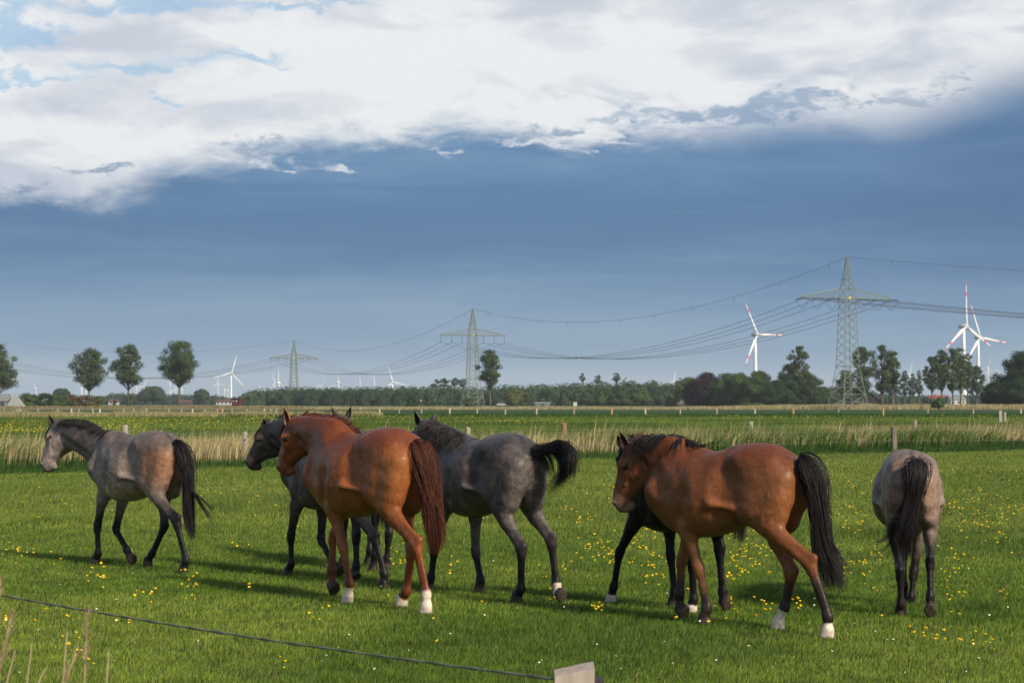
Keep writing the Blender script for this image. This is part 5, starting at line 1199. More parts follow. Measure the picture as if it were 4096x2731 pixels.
# 8 seen from behind on the right
h = Horse((3655, 2466), -8, .88, CR5, 'pale pinkish grey horse seen straight from behind, rightmost of the herd'); p = h.px
h.build('roan', -.04, dict(
    FL=dict(p=[(1.02, .02, .44), (1.00, .02, .19), (1.03, .02, .10)]),
    FR=dict(p=[p(562, 1110, along=.95), p(542, 1340, along=.92), p(540, 1370, along=.94)]),
    HL=dict(p=[p(462, 1090, along=.02), p(468, 1330, along=.05), p(462, 1372, along=.08)]),
    HR=dict(p=[p(682, 1010, along=-.02), p(684, 1270, along=-.08), p(682, 1335, along=-.08)], flex=75)),
    neck=[(1.40, -.02, 1.08, .17, .08), (1.56, -.05, 1.06, .13, .07)], poll=(1.70, -.10, 1.12), muzzle=((2.02, -.30, .78),),
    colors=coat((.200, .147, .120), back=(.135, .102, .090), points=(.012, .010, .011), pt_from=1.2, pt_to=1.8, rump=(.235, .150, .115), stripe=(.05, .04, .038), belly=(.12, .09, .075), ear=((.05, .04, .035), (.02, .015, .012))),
    mane=dict(hair='black', length=.15, n=200, side=-1, i0=2),
    tail=dict(pts=[p(585, 272, along=-.02), p(585, 300, along=-.12), p(580, 400, along=-.18), p(555, 560, along=-.18), p(510, 720, along=-.18), p(480, 850, along=-.17), p(455, 970, along=-.15)], spread=[.035, .095, .095, .080, .125, .150, .10], n=1200, width=.0024, nlock=26,
              wisps=[([p(440, 720, along=-.18), p(370, 820, along=-.18), p(300, 860, along=-.18), p(270, 815, along=-.18)], .014, 18), ([p(600, 620, along=-.18), p(650, 700, along=-.18), p(700, 740, along=-.18), p(765, 800, along=-.18)], .008, 10), ([p(520, 700, along=-.18), p(520, 850, along=-.18), p(540, 950, along=-.17), p(530, 1010, along=-.17)], .016, 40), ([p(420, 760, along=-.18), p(390, 860, along=-.18), p(340, 920, along=-.18), p(290, 900, along=-.18)], .012, 14)]), wid=1.12)
# ================================================================ ditch reeds, fences, meadow flowers, pasture grass
def blades(P, h, w, lean, yaw, col, tipcol=None, bend=0.35):
    """two-segment blades: 5 vertices (base pair, middle pair, tip) as numpy arrays"""
    n = len(P); d = np.stack([np.cos(yaw), np.sin(yaw), np.zeros(n)], 1); f = np.stack([-np.sin(yaw), np.cos(yaw), np.zeros(n)], 1)
    up = np.array((0, 0, 1.0)); L = lean
    m = P + up * (h * .55)[:, None] + L * (h * .55 * bend)[:, None]; t = P + up * (h * .98)[:, None] + L * (h)[:, None]
    V = np.stack([P - d * (w / 2)[:, None], P + d * (w / 2)[:, None], m + d * (w * .42)[:, None], m - d * (w * .42)[:, None], t], 1).reshape(-1, 3)
    i = np.arange(n) * 5
    Q = np.stack([i, i + 1, i + 2, i + 3], 1); T = np.stack([i + 3, i + 2, i + 4], 1)
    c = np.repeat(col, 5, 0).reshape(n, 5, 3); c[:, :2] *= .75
    if tipcol is not None: c[:, 4] = tipcol
    return V, Q, T, c.reshape(-1, 3)
def tri_quad_mesh(name, V, Q, T, m, c, attr='tone'):
    me = bpy.data.meshes.new(name); me.vertices.add(len(V)); me.vertices.foreach_set('co', V.astype(np.float32).ravel())
    nq, ntr = len(Q), len(T); me.loops.add(4 * nq + 3 * ntr); me.loops.foreach_set('vertex_index', np.concatenate([Q.ravel(), T.ravel()]).astype(np.int32))
    me.polygons.add(nq + ntr); me.polygons.foreach_set('loop_start', np.concatenate([np.arange(nq) * 4, 4 * nq + np.arange(ntr) * 3]).astype(np.int32)); me.polygons.foreach_set('loop_total', np.concatenate([np.full(nq, 4), np.full(ntr, 3)]).astype(np.int32))
    me.update(calc_edges=True); at = me.color_attributes.new(attr, 'FLOAT_COLOR', 'POINT'); c4 = np.ones((len(V), 4), np.float32); c4[:, :3] = c; at.data.foreach_set('color', c4.ravel())
    me.materials.append(m); o = bpy.data.objects.new(name, me); C.objects.link(o); return o
M_GRASS = mat('grass_blades', rough=.62, spec=.22, attr='tone', trans=.32)
M_REED = mat('dry_reeds', rough=.8, spec=.12, attr='tone', trans=.2)
rng = np.random.default_rng(11)
WIND = np.array((0.20, 0.05, 0.0))

# ---- pasture grass: short grazed turf, 4-9 cm, in tufts
N = 1550000
u = rng.random(N); y = 9.5 * (78 / 9.5) ** u; hw = y * .300 + .8; x = (rng.random(N) * 2 - 1) * hw
keep = ditch_off(x, y) < .4; x, y = x[keep], y[keep]; n = len(x)
big = fbm(x, y, 3.2, 5); tuft = fbm(x, y, .55, 9); rank = fbm(x, y, 6.5, 21)
ty = vnoise(x, y, .16, 33)
keep = rng.random(n) < .45 + .75 * ty; x, y, big, tuft, rank, ty = [q[keep] for q in (x, y, big, tuft, rank, ty)]; n = len(x)
fary = np.clip((y - 17) / 16, 0, 1)      # the grass is ranker towards the ditch, closely grazed near the camera
h = (.018 + .030 * tuft + .024 * rng.random(n)) * (.75 + .6 * sstep(rank, .45, .7) * (.5 + fary)); h *= 1 + .25 * (y > 26)
clump = np.zeros(n); cx_ = CX2 + x / y * F2; cv_ = H2 + EYE * F2 / y
for a_, b_, c_, d_ in [(1440, 1335, 60, 10), (1560, 1350, 70, 10), (1980, 1345, 70, 16), (2060, 1395, 60, 10), (2260, 1395, 90, 18), (1830, 1400, 60, 12), (1360, 1300, 70, 10), (2120, 1330, 60, 12), (300, 1290, 90, 8), (620, 1290, 60, 6), (1640, 1370, 50, 8), (1250, 1330, 50, 8), (2300, 1250, 80, 10), (1950, 1230, 70, 8), (520, 1170, 90, 6), (120, 1200, 80, 5), (1150, 1260, 70, 7)]: clump = np.maximum(clump, np.exp(-((cx_ - a_) / c_) ** 2 - ((cv_ - b_) / d_) ** 2))
clump *= sstep(fbm(x, y, .9, 61), .30, .58); h *= 1.1 + 1.1 * clump; st_ = rng.random(n) < .006 + .02 * clump; h[st_] *= 2.0
w = .0038 * (y / 14) ** .75 * (.7 + .6 * rng.random(n))
lean = rng.normal(0, .30, (n, 3)); lean[:, 2] = 0; lean += WIND
g1 = np.array((0.104, 0.182, 0.020)); g2 = np.array((0.172, 0.244, 0.036)); g3 = np.array((0.045, 0.098, 0.013)); dry = np.array((0.30, 0.26, 0.12))
k = sstep(big + .10 * (fbm(x, y, 9.0, 77) - .5) * 2, .32, .66)[:, None]; c = g1 * (1 - k) + g2 * k
k = np.maximum(sstep(rank, .50, .70) * .6, clump * .85)[:, None]; c = c * (1 - k) + g3 * k
k = (fary * .45 * (1 - clump))[:, None]; c = c * (1 - k) + np.array((0.17, 0.215, 0.045)) * k
c = c * (.42 + 1.1 * rng.random((n, 1))) * (.75 + .5 * ty[:, None]); dm = (rng.random(n) < .035); c[dm] = dry * (.5 + .6 * rng.random((dm.sum(), 1)))
yel = rng.random(n) < .12; c[yel] *= (1.35, 1.15, .9)
P = np.stack([x, y, np.full(n, -.015)], 1)
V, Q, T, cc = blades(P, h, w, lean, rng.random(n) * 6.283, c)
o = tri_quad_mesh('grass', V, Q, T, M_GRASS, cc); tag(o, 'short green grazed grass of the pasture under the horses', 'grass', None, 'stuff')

# ---- green rank growth along the near side of the ditch
def along(n, o0, o1, s0=-8, s1=None):
    L = np.linalg.norm(DB - DA); s = s0 + (L + 8 - s0) * rng.random(n); f = o0 + (o1 - o0) * rng.random(n); p = DA[None] + DD[None] * s[:, None] + DN[None] * f[:, None]; return p, s, f
n = 90000; p, s, f = along(n, -1.2, 2.6); den = fbm(p[:, 0], p[:, 1], 2.2, 44)
right = sstep(s, 16, 26)
h = (.18 + .42 * den * rng.random(n)) * (.45 + .55 * sstep(f, -1.2, .6)) * (1 + .15 * right); w = .018 * (.6 + .8 * rng.random(n)); lean = rng.normal(0, .35, (n, 3)); lean[:, 2] = 0; lean += WIND
c = np.array((0.042, 0.100, 0.016)) * (.5 + .9 * rng.random((n, 1))) ; k = sstep(den, .45, .65)[:, None] * .6; c = c * (1 - k) + np.array((0.020, 0.060, 0.012)) * k
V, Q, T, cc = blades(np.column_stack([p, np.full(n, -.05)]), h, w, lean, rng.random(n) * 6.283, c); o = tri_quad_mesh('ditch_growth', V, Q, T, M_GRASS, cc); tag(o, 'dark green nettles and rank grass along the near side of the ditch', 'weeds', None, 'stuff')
# ---- reeds: dry straw stems with young green leaves between
n = 40000; p, s, f = along(n, .6, 6.0); den = fbm(p[:, 0], p[:, 1], 3.0, 71); keep = rng.random(n) < .35 + 1.1 * den; p, s, f, den = p[keep], s[keep], f[keep], den[keep]; n = len(p)
h = (.22 + .62 * den + .38 * rng.random(n) ** 1.6); tall = rng.random(n) < .03; h[tall] *= 1.45; w = .0145 * (.6 + .8 * rng.random(n)); lean = rng.normal(0, .10, (n, 3)); lean[:, 2] = 0; lean += np.array((.12, 0, 0))
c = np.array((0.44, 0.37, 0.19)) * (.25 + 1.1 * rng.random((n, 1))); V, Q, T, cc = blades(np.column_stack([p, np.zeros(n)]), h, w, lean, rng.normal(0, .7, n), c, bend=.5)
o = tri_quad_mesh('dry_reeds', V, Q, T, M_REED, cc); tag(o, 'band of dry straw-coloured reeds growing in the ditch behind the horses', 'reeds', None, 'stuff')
n = 21000; p, s, f = along(n, .2, 5.5); den = fbm(p[:, 0], p[:, 1], 4.0, 91); keep = rng.random(n) < sstep(den, .40, .60) * (.40 + .8 * sstep(s, 14, 24)) + .06; p, s, f, den = p[keep], s[keep], f[keep], den[keep]; n = len(p)
h = (.42 + .40 * den + .25 * rng.random(n)); w = .030 * (.6 + .8 * rng.random(n)); lean = rng.normal(0, .28, (n, 3)); lean[:, 2] = 0; lean += np.array((.34, 0, 0))
c = np.array((0.062, 0.132, 0.020)) * (.55 + .8 * rng.random((n, 1))); V, Q, T, cc = blades(np.column_stack([p, np.zeros(n)]), h, w, lean, rng.random(n) * 6.283, c, bend=.2)
o = tri_quad_mesh('green_reeds', V, Q, T, M_GRASS, cc); tag(o, 'young green reed leaves shooting up between the dry reeds', 'reeds', None, 'stuff')
# ---- meadow beyond the ditch: longer grass and sheets of buttercups
N = 300000; u = rng.random(N); y = 56 * (262 / 56) ** u; x = (rng.random(N) * 2 - 1) * (y * .285 + 2); keep = ditch_off(x, y) > 5.5; x, y = x[keep], y[keep]; n = len(x)
den = fbm(x, y * .6, 9, 51); h = (.10 + .22 * den * rng.random(n)) * (.8 + .4 * (y > 150)); w = .018 * (y / 60) ** .9 * (.6 + .8 * rng.random(n)); lean = rng.normal(0, .3, (n, 3)); lean[:, 2] = 0; lean += WIND
c = np.array((0.125, 0.180, 0.028)) * (.55 + .9 * rng.random((n, 1))); k = sstep(den, .42, .62)[:, None] * .7; c = c * (1 - k) + np.array((0.045, 0.088, 0.014)) * k
V, Q, T, cc = blades(np.column_stack([x, y, np.full(n, -.03)]), h, w, lean, rng.random(n) * 6.283, c); o = tri_quad_mesh('meadow_grass', V, Q, T, M_GRASS, cc); tag(o, 'longer bright green grass of the meadow beyond the ditch', 'grass', None, 'stuff')
# ---- pale dry grass tufts: along the far fence, the far verge
def tufts(name, n, yr, xr, h0, h1, w0, col, label, seed, hx=None):
    r_ = np.random.default_rng(seed); y = yr[0] + (yr[1] - yr[0]) * r_.random(n); xx = xr[0] + (xr[1] - xr[0]) * r_.random(n); x = sx(xx, y) ; den = fbm(xx, y * .2, 40, seed)
    kp = r_.random(n) < .3 + 1.0 * den; x, y, den = x[kp], y[kp], den[kp]; m = len(x); h = (h0 + (h1 - h0) * r_.random(m) * (.4 + den)) * (hx(x / y * F2 + CX2) if hx else 1.0); w = w0 * (.6 + .8 * r_.random(m)); lean = r_.normal(0, .15, (m, 3)); lean[:, 2] = 0; lean += np.array((.12, 0, 0))
    c = np.asarray(col) * (.55 + .8 * r_.random((m, 1))); V, Q, T, cc = blades(np.column_stack([x, y, np.zeros(m)]), h, w, lean, r_.normal(0, .6, m), c); o = tri_quad_mesh(name, V, Q, T, M_REED, cc); tag(o, label, 'dry grass', None, 'stuff')
tufts('dry_grass_strip', 30000, (225, 268), (-60, 880), .25, .75, .06, (0.25, 0.23, 0.115), 'pale dry grass under the far fence on the left', 61)
tufts('green_bank', 22000, (222, 262), (500, 2420), .2, .50, .08, (0.030, 0.075, 0.014), 'dark green uncut grass under the far fence in the middle and right', 62)
tufts('dry_verge', 42000, (470, 560), (700, 2420), .8, 1.7, .14, (0.27, 0.24, 0.125), 'band of pale dry reeds on the far verge below the pylons', 63, lambda q: .45 + .5 * sstep(q, 1500, 1950))
tufts('dry_verge', 14000, (560, 660), (-60, 700), .3, .9, .16, (0.20, 0.17, 0.09), 'thin brownish verge below the hedge and poplars on the left', 64)
strip('verge', [(-300, 455), (300, 455), (330, 575), (-330, 575)], -0.004, M_DRY)

# ---------------------------------------------------------------- fences
M_POST = mat('weathered_post', (0.30, 0.26, 0.22), .9, .15, noise=[(5, (0.16, 0.14, 0.12), .7, 5, (3, 3, .4)), (30, (0.42, 0.38, 0.33), .4, 3)]); M_POST2 = mat('fresh_post', (0.50, 0.30, 0.13), .85, .15, noise=[(6, (0.34, 0.22, 0.12), .6, 4, (3, 3, .4))]); M_WIRE = mat('fence_wire', (0.16, 0.17, 0.15), .5, .4)
def post(root, x, y, h, w=.11, m=None, seed=0, nail=False):
    r_ = random.Random(seed + int(x * 31 + y * 7)); mb = MB(); k = 8; V = []; lx, ly = r_.uniform(-.03, .03), r_.uniform(-.03, .03); hs = [0, h * .3, h * .7, h]
    for i, z in enumerate(hs):
        for q in range(k):
            a_ = 2 * math.pi * q / k + .2; rr = w / 2 * (1 + .10 * math.sin(q * 2.3 + seed) + r_.uniform(-.04, .04)); V.append((x + rr * math.cos(a_) + lx * z, y + rr * math.sin(a_) + ly * z, z - .1 + (r_.uniform(-.02, .03) if i == 3 else 0) + (.03 * math.cos(a_ + seed) if i == 3 else 0)))
    F = [(i * k + q, i * k + (q + 1) % k, (i + 1) * k + (q + 1) % k, (i + 1) * k + q) for i in range(3) for q in range(k)] + [tuple(range(3 * k, 4 * k))]
    mb.add(V, F); o = mb.build('fence_post', m or M_POST, root)
    if nail: MB().tube([(x + .02, y - w / 2 - .03, h - .28), (x + .02, y - w / 2 + .01, h - .28)], .02, 6).build('insulator', M_DK, o)
    return o
def wire(root, pts, r, name='wire'):
    mb = MB()
    for a_, b_ in zip(pts[:-1], pts[1:]):
        a_ = Vector(a_); b_ = Vector(b_); L = (b_ - a_).length; P = [a_.lerp(b_, t) - Vector((0, 0, .012 * L * .25 * 4 * t * (1 - t))) for t in np.linspace(0, 1, 7)]; mb.tube(P, r, 4)
    return mb.build(name, M_WIRE, root)
# front fence on this side of the ditch
R1 = empty('wire_fence', (0, 0, 0), 0, 'wire fence with few short posts on the near side of the reeds', 'fence', 'wire fences between the fields')
fp = [(-200, 44.5, .88), (563, 54, .88), (1190, 59.5, .80), (2052, 67.5, .85), (2600, 74, .86)]
for i, (x, Y, h) in enumerate(fp): post(R1, sx(x, Y), Y, h + .1, .16 if x == 563 else .21, M_POST if x == 563 else mat('old_grey_post', (.17, .145, .12), .9, .1, noise=[(6, (.08, .07, .06), .7, 5, (3, 3, .4))]), seed=i, nail=x == 563)
for z in (.72, .38): wire(R1, [(sx(x, Y), Y - .07, h * z / .8) for x, Y, h in fp], .003)
R2 = empty('wire_fence', (0, 0, 0), 0, 'wire fence with grey posts half sunk in the reeds', 'fence', 'wire fences between the fields')
fp = [(-160, 57, .95), (290, 61.5, .987), (1074, 70.8, .80), (1297, 73.4, .92), (1725, 78.5, .93), (2101, 83, .95), (2600, 89, .95)]
for i, (x, Y, h) in enumerate(fp): post(R2, sx(x, Y), Y, h + .1, .19 if x in (1297,) else .17, mat('reddish_post', (.25, .13, .08), .9, .1) if x == 1297 else None, seed=20 + i)
for z in (.78, .45): wire(R2, [(sx(x, Y), Y - .09, h * z) for x, Y, h in fp], .0035)
R3 = empty('wire_fence', (0, 0, 0), 0, 'long far fence of pale posts crossing the whole meadow', 'fence', 'wire fences between the fields')
far_posts = [(-30, 0), (10, 0), (40, 1), (47, 0), (88, 0), (133, 0), (165, 1), (181, 0), (213, 1), (230, 0), (284.5, 1), (307, 1), (337, 0), (388, 1), (417, 0), (443, 0), (471, 0), (500, 0), (511, 2), (533, 0), (567, 0), (607, 0), (621.5, 0), (635, 1), (872, 1), (917, 0), (968, 0), (1033, 0), (1096, 0), (1161, 1), (1232, 0), (1318, 1), (1405, 2), (1482, 1), (1562, 1), (1646, 0), (1734, 0), (1822, 2), (1925, 0), (2028, 2), (2130, 0), (2235, 1), (2344, 0), (2400, 0)]
wp = []
for i, (x, k) in enumerate(far_posts):
    Y = 258 if k == 0 else 240; h = 1.7 - 15.2 * Y / F2; post(R3, sx(x, Y), Y, h + .12, .21, M_POST2 if k == 2 else (M_POST if i % 3 else mat('pale_post', (.42, .38, .30), .9, .1)), seed=50 + i); wp.append((sx(x, 250), 250, .82))
wire(R3, wp, .005); wire(R3, [(a_, b_, .5) for a_, b_, _ in wp], .005)
o = empty('fence_post', (sx(2296, 165), 165, 0), 0, 'thick split grey post standing alone near the right edge beyond the reeds', 'fence post'); post(o, 0, 0, 1.12, .34, seed=9); post(o, .42, .12, .98, .26, seed=12)
# foreground: top of a post with a rope running off to the left
R4 = empty('rope_fence', (0, 0, 0), 0, 'blurred grey post top and rope in the foreground at the bottom of the photo', 'fence')
M_FP = mat('foreground_post', (0.36, 0.31, 0.27), .9, .15, noise=[(9, (0.22, 0.18, 0.15), .6, 5, (4, 4, .4)), (3, (0.50, 0.45, 0.40), .4, 3)])
Yp = 6.1; xc = sx(1318, Yp); hw_ = .060
mb = MB(); zt = [sz(1549, Yp - .05), sz(1529, Yp - .05)]
mb.add([(xc - hw_, Yp - .06, 0), (xc + hw_, Yp - .06, 0), (xc + hw_, Yp + .06, 0), (xc - hw_, Yp + .06, 0), (xc - hw_, Yp - .06, zt[0]), (xc + hw_, Yp - .06, zt[1]), (xc + hw_, Yp + .05, zt[1] + .006), (xc - hw_, Yp + .05, zt[0] + .006)], [(0, 3, 2, 1), (4, 5, 6, 7), (0, 1, 5, 4), (1, 2, 6, 5), (2, 3, 7, 6), (3, 0, 4, 7)])
mb.build('fence_post', M_FP, R4)
MB().tube([(xc + hw_ - .01, Yp, sz(1562, Yp)), (xc + hw_ + .03, Yp, sz(1562, Yp))], [.022, .016], 10).build('insulator', M_DK, R4)
mb = MB(); A0 = Vector((xc - hw_ + .002, Yp - .03, sz(1553, Yp))); B0 = Vector((sx(0, 8.7), 8.7, sz(1364, 8.7))); D0 = B0 - A0
P = [A0 + D0 * t - Vector((0, 0, .015 * math.sin(math.pi * min(t, 1)))) for t in np.linspace(0, 1.6, 60)]; mb.tube(P, .0036, 6)
for k in range(2): mb.tube([p + Vector((0, .0048 * math.cos(i * 1.9 + k * 3.14), .0048 * math.sin(i * 1.9 + k * 3.14))) for i, p in enumerate(P)], .0020, 5)
mb.build('rope', mat('grey_rope', (0.12, 0.13, 0.10), .9, .1), R4)
# reeds close to the camera, bottom left
M_RS = mat('reed_stalk', (0.30, 0.25, 0.15), .8, .15, noise=[(8, (0.20, 0.20, 0.10), .6, 3, (1, 1, .3)), (3, (0.36, 0.22, 0.16), .4, 3)])
rs = random.Random(5)
RL = [(5, 1330, 5.6, 8, 'tall blurred reed stalk with brown plume at the left photo edge', 1), (28, 1420, 4.8, 18, 'leaning reed stalk with a plume, second from the left edge', 1), (40, 1490, 5.0, 22, 'short slanting reed stalk near the bottom left corner', 0), (78, 1474, 5.0, 8, 'straight pale reed stalk, third at the bottom left', 0), (110, 1530, 4.6, 40, 'strongly leaning short reed leaf at the bottom left', 0), (158, 1446, 5.2, 4, 'upright pale reed stalk in the middle of the bottom left reeds', 0), (204, 1415, 5.3, 2, 'tallest upright reed stalk of the bottom left group with a plume', 1), (176, 1500, 4.7, 26, 'slanting brownish reed plume between two upright stalks', 1), (254, 1492, 5.0, 5, 'rightmost reed stalk of the bottom left group', 0)]
for x, v, Y, ln, lab, pl in RL:
    o = empty('reed_stalk', (0, 0, 0), 0, lab, 'reed', 'dry reeds close to the camera'); top = Vector((sx(x, Y), Y, sz(v, Y))); base = Vector((top.x - math.tan(R(ln)) * top.z * .55, Y + rs.uniform(-.1, .1), 0)); base_m = base.lerp(top, .5) + Vector((-.02, 0, 0))
    o.location = base
    mb = MB(); cv = [base.lerp(base_m, t / 4) - base for t in range(4)] + [base_m.lerp(top, t / 5) - base for t in range(6)]; mb.tube(cv, [.0085 * (1.1 - i / 9.5) for i in range(len(cv))], 6); mb.build('stem', M_RS, o, True)
    if pl:
        mb = MB(); d_ = (top - base_m).normalized(); t0 = top - base
        for q in range(46):
            t = rs.random(); s_ = t0 - d_ * t * .17; e_ = s_ + Vector((rs.uniform(-.012, .022), rs.uniform(-.015, .015), rs.uniform(.01, .03))) + d_ * .012; mb.tube([s_, e_], [.0011, .0004], 3, False)
        mb.build('plume', mat('reed_plume', (.24, .16, .11), .9, .1), o)
# dry reed heads standing above the ditch
# ---------------------------------------------------------------- buttercups and daisies
M_PET = mat('buttercup_petal', (0.80, 0.56, 0.01), .35, .5, trans=.15); M_STEM = mat('flower_stem', (0.06, 0.13, 0.02), .7, .2); M_DAI = mat('daisy_petal', (0.80, 0.80, 0.78), .6, .3); M_DYE = mat('daisy_eye', (0.6, 0.42, 0.03), .7, .2)
def cup_mesh(r=.012, petals=5, dome=True):
    V = [(0, 0, 0)]; F = []
    for q in range(petals * 2):
        a_ = math.pi * q / petals; rr = r * (1.0 if q % 2 == 0 else .80); V.append((rr * .62 * math.cos(a_), rr * .62 * math.sin(a_), .30 * r)); 
    m = petals * 2
    for q in range(m): a_ = math.pi * q / petals; rr = r * (1.0 if q % 2 == 0 else .78); V.append((rr * math.cos(a_), rr * math.sin(a_), (.95 if dome else .15) * r))
    for q in range(m): F.append((0, 1 + q, 1 + (q + 1) % m)); F.append((1 + q, 1 + m + q, 1 + m + (q + 1) % m, 1 + (q + 1) % m))
    return V, F
V_, F_ = cup_mesh(.0125); cup_o = mesh_obj('petals', V_, F_, M_PET)
V_, F_ = cup_mesh(.0105, 8, False); dai_o = mesh_obj('petals', V_, F_, M_DAI)
cup_me, dai_me = cup_o.data, dai_o.data
bpy.data.objects.remove(cup_o); bpy.data.objects.remove(dai_o)
st_o = MB().tube([(0, 0, -1), (.04, 0, -.5), (0, 0, 0)], [.0016, .0013, .0011], 4, False).build('stem', M_STEM); st_me = st_o.data; bpy.data.objects.remove(st_o)
eye_o = MB().tube([(0, 0, .001), (0, 0, .0035)], [.004, .003], 8).build('eye', M_DYE); eye_me = eye_o.data; bpy.data.objects.remove(eye_o)
def flower(kind, x, y, h, s, rr):
    yel = kind == 'buttercup'
    o = bpy.data.objects.new(kind, None); C.objects.link(o); o.location = (x, y, 0); o.empty_display_size = .02
    zs = sy = 1.0
    lab = 'small yellow buttercup standing in the pasture grass' if yel else 'tiny white daisy in the pasture grass'
    tag(o, lab, kind, 'buttercups scattered over the pasture' if yel else 'white daisies scattered over the pasture')
    p = bpy.data.objects.new('petals', cup_me if yel else dai_me); C.objects.link(p); p.parent = o; p.location = (0, 0, h); p.scale = (s, s, s); p.rotation_euler = (rr.uniform(-.5, .9), rr.uniform(-.5, .5), rr.uniform(0, 6))
    t = bpy.data.objects.new('stem', st_me); C.objects.link(t); t.parent = o; t.location = (0, 0, h); t.scale = (1, 1, h)
    if not yel: e = bpy.data.objects.new('eye', eye_me); C.objects.link(e); e.parent = p
rr = random.Random(8)
# clusters surveyed in the photograph (column, row, spread, how many)
CL = [(35, 1285, 22, 7), (70, 1290, 20, 4), (130, 1300, 14, 3), (225, 1345, 22, 13), (330, 1385, 16, 4), (350, 1400, 14, 3), (445, 1350, 26, 10), (440, 1395, 14, 4), (600, 1345, 14, 4), (575, 1380, 10, 2), (155, 1505, 26, 6), (205, 1540, 22, 8), (20, 1445, 10, 3), (90, 1440, 12, 2), (160, 1440, 8, 2), (300, 1455, 8, 2), (265, 1450, 8, 1), (1000, 1525, 6, 1), (735, 1440, 12, 5), (897, 1405, 5, 1), (1105, 1420, 6, 1), (655, 1555, 8, 3), (1370, 1418, 12, 8), (1265, 1395, 8, 3), (995, 1448, 4, 1), (1100, 1205, 16, 5), (930, 1285, 24, 8), (905, 1315, 20, 6), (1040, 1325, 20, 6), (1005, 1255, 14, 4), (1290, 1320, 14, 4), (1255, 1345, 12, 4), (1085, 1290, 12, 3),
      (1340, 1215, 22, 10), (1360, 1280, 40, 26), (1420, 1300, 30, 16), (1480, 1240, 34, 16), (1490, 1290, 40, 26), (1510, 1345, 30, 12), (1700, 1250, 34, 14), (1720, 1310, 40, 34), (1690, 1345, 34, 18), (1760, 1290, 30, 14), (1625, 1240, 24, 10), (1500, 1205, 30, 8), (1590, 1380, 12, 3), (1680, 1430, 14, 7), (1745, 1420, 22, 9), (1815, 1415, 22, 9), (1630, 1460, 5, 1), (1555, 1440, 5, 1),
      (1960, 1330, 36, 22), (1990, 1290, 26, 12), (1950, 1230, 30, 10), (2010, 1380, 20, 4), (1935, 1180, 26, 8), (2200, 1180, 40, 16), (2250, 1150, 40, 14), (2230, 1235, 34, 9), (2300, 1260, 34, 10), (2200, 1300, 30, 8), (2190, 1345, 24, 7), (2270, 1200, 40, 12), (2320, 1190, 30, 8), (2175, 1395, 14, 5), (2205, 1405, 8, 3), (2300, 1385, 14, 4), (2185, 1440, 8, 2), (2140, 1490, 22, 9), (2215, 1500, 26, 7), (2265, 1515, 10, 3), (2090, 1485, 8, 2), (2020, 1465, 5, 1), (1580, 1180, 20, 4), (150, 1175, 30, 3), (560, 1285, 20, 4), (600, 1145, 12, 2), (680, 1230, 16, 3)]
fl = []
for cx, cy, sp, k in CL:
    for _ in range(k):
        vx, vy = cx + rr.gauss(0, sp * .7), cy + rr.gauss(0, sp * .42); Y = sY(max(vy, 1100)) ; fl.append((sx(vx, Y), Y))
for _ in range(260):     # scattered further back towards the ditch
    vx = rr.random() ** .6 * 2352; vy = 1090 + rr.random() * 130; Y = sY(vy); fl.append((sx(vx, Y), Y))
fl = [q for q in fl if ditch_off(*q) < 0]
fl.sort(key=lambda q: q[1])
for x, y in fl[:300]: flower('buttercup', x, y, rr.uniform(.06, .12) if rr.random() < .8 else rr.uniform(.12, .18), rr.uniform(.8, 1.25) * (.85 if y < 13.5 else 1.0), rr)
V = []; F = []
for x, y in fl[300:]:
    h = rr.uniform(.08, .17); b = len(V); vv, ff = cup_mesh(.014 * rr.uniform(.8, 1.2) * (1 + max(0, y - 22) * .012)); tx = rr.uniform(-.4, .6)
    V += [(x + a_, y + b_ * math.cos(tx) - c_ * math.sin(tx), h + c_ * math.cos(tx) + b_ * math.sin(tx)) for a_, b_, c_ in vv]; F += [tuple(b + i for i in f_) for f_ in ff]
o = mesh_obj('buttercups', V, F, M_PET); tag(o, 'many small yellow buttercups further back in the pasture', 'buttercups', 'buttercups scattered over the pasture', 'stuff')
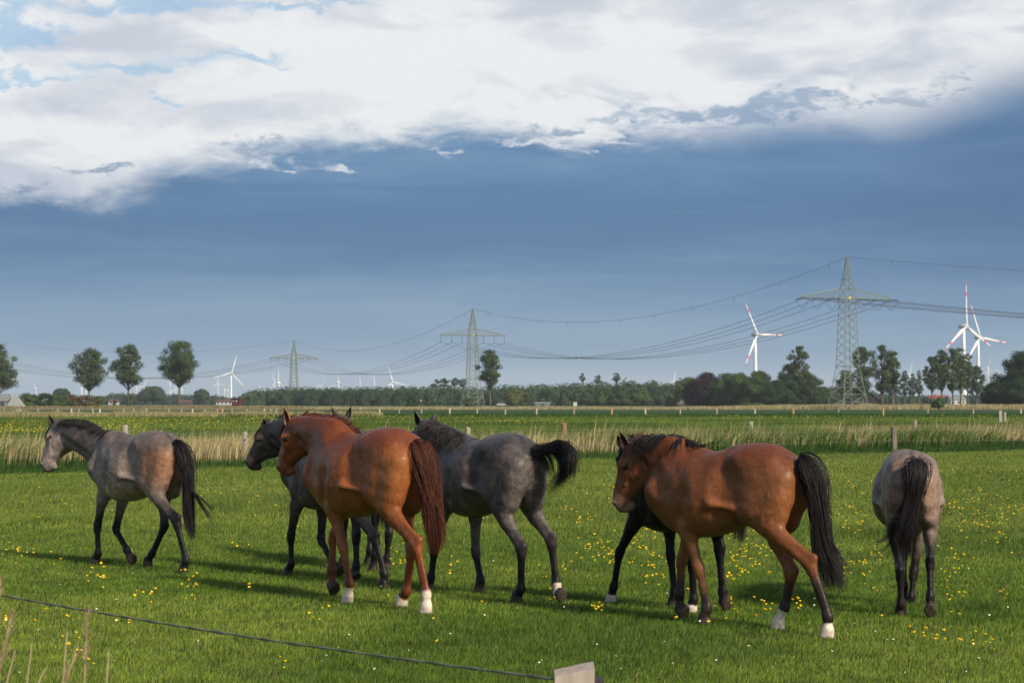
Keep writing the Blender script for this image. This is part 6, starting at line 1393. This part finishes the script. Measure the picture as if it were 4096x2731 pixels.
for _ in range(110):
    vx = rr.random() * 2352; vy = 1250 + rr.random() ** .8 * 318; Y = sY(vy); flower('daisy', sx(vx, Y), Y, rr.uniform(.045, .075), rr.uniform(.45, .85), rr)
# sheets of buttercups in the far meadow
r_ = np.random.default_rng(4); n = 30000; y = 60 * (230 / 60) ** r_.random(n); x = (r_.random(n) * 2 - 1) * y * .28; xx = CX2 + x / y * F2
den = fbm(x, y * .35, 14, 81) ; row = H2 + EYE * F2 / y
band = np.exp(-((row - 1003) / 9) ** 2) * (xx < 600) * 1.2 + np.exp(-((row - 975) / 8) ** 2) * .8 * (xx < 1300) + np.exp(-((row - 990) / 16) ** 2) * .8 * (xx < 330) + .03 + np.exp(-((row - 962) / 7) ** 2) * .45
kp = (r_.random(n) < band * sstep(den, .40, .62) * .28) & (ditch_off(x, y) > 5); x, y = x[kp], y[kp]; n = len(x); P = np.column_stack([x, y, .22 + .10 * r_.random(n)]); s = (.026 * (y / 80) ** .55)[:, None] * (.6 + .8 * r_.random((n, 1)))
V = np.stack([P + s * np.array((-1, 0, -.2)), P + s * np.array((0, -.6, -.35)), P + s * np.array((1, 0, .1)), P + s * np.array((0, .6, .45))], 1).reshape(-1, 3)
o = mesh_obj('meadow_buttercups', V, np.arange(4 * n).reshape(n, 4), M_PET); tag(o, 'sheets of yellow buttercups in the meadow beyond the ditch', 'buttercups', None, 'stuff')
# ---------------------------------------------------------------- air: one closed box of even haze round everything
mh = bpy.data.materials.new('haze_air'); mh.use_nodes = True; nt = mh.node_tree; nt.nodes.clear()
ou = nt.nodes.new('ShaderNodeOutputMaterial'); pv = nt.nodes.new('ShaderNodeVolumePrincipled'); nt.links.new(pv.outputs[0], ou.inputs['Volume'])
pv.inputs['Color'].default_value = (0.80, 0.90, 1.0, 1); pv.inputs['Density'].default_value = 0.00007; pv.inputs['Anisotropy'].default_value = 0.0
hz = MB().box((0, 5350, 74), (12400, 11900, 150.4)).build('haze', mh); tag(hz, 'thin pale blue haze over the far fields', 'haze', None, 'stuff')
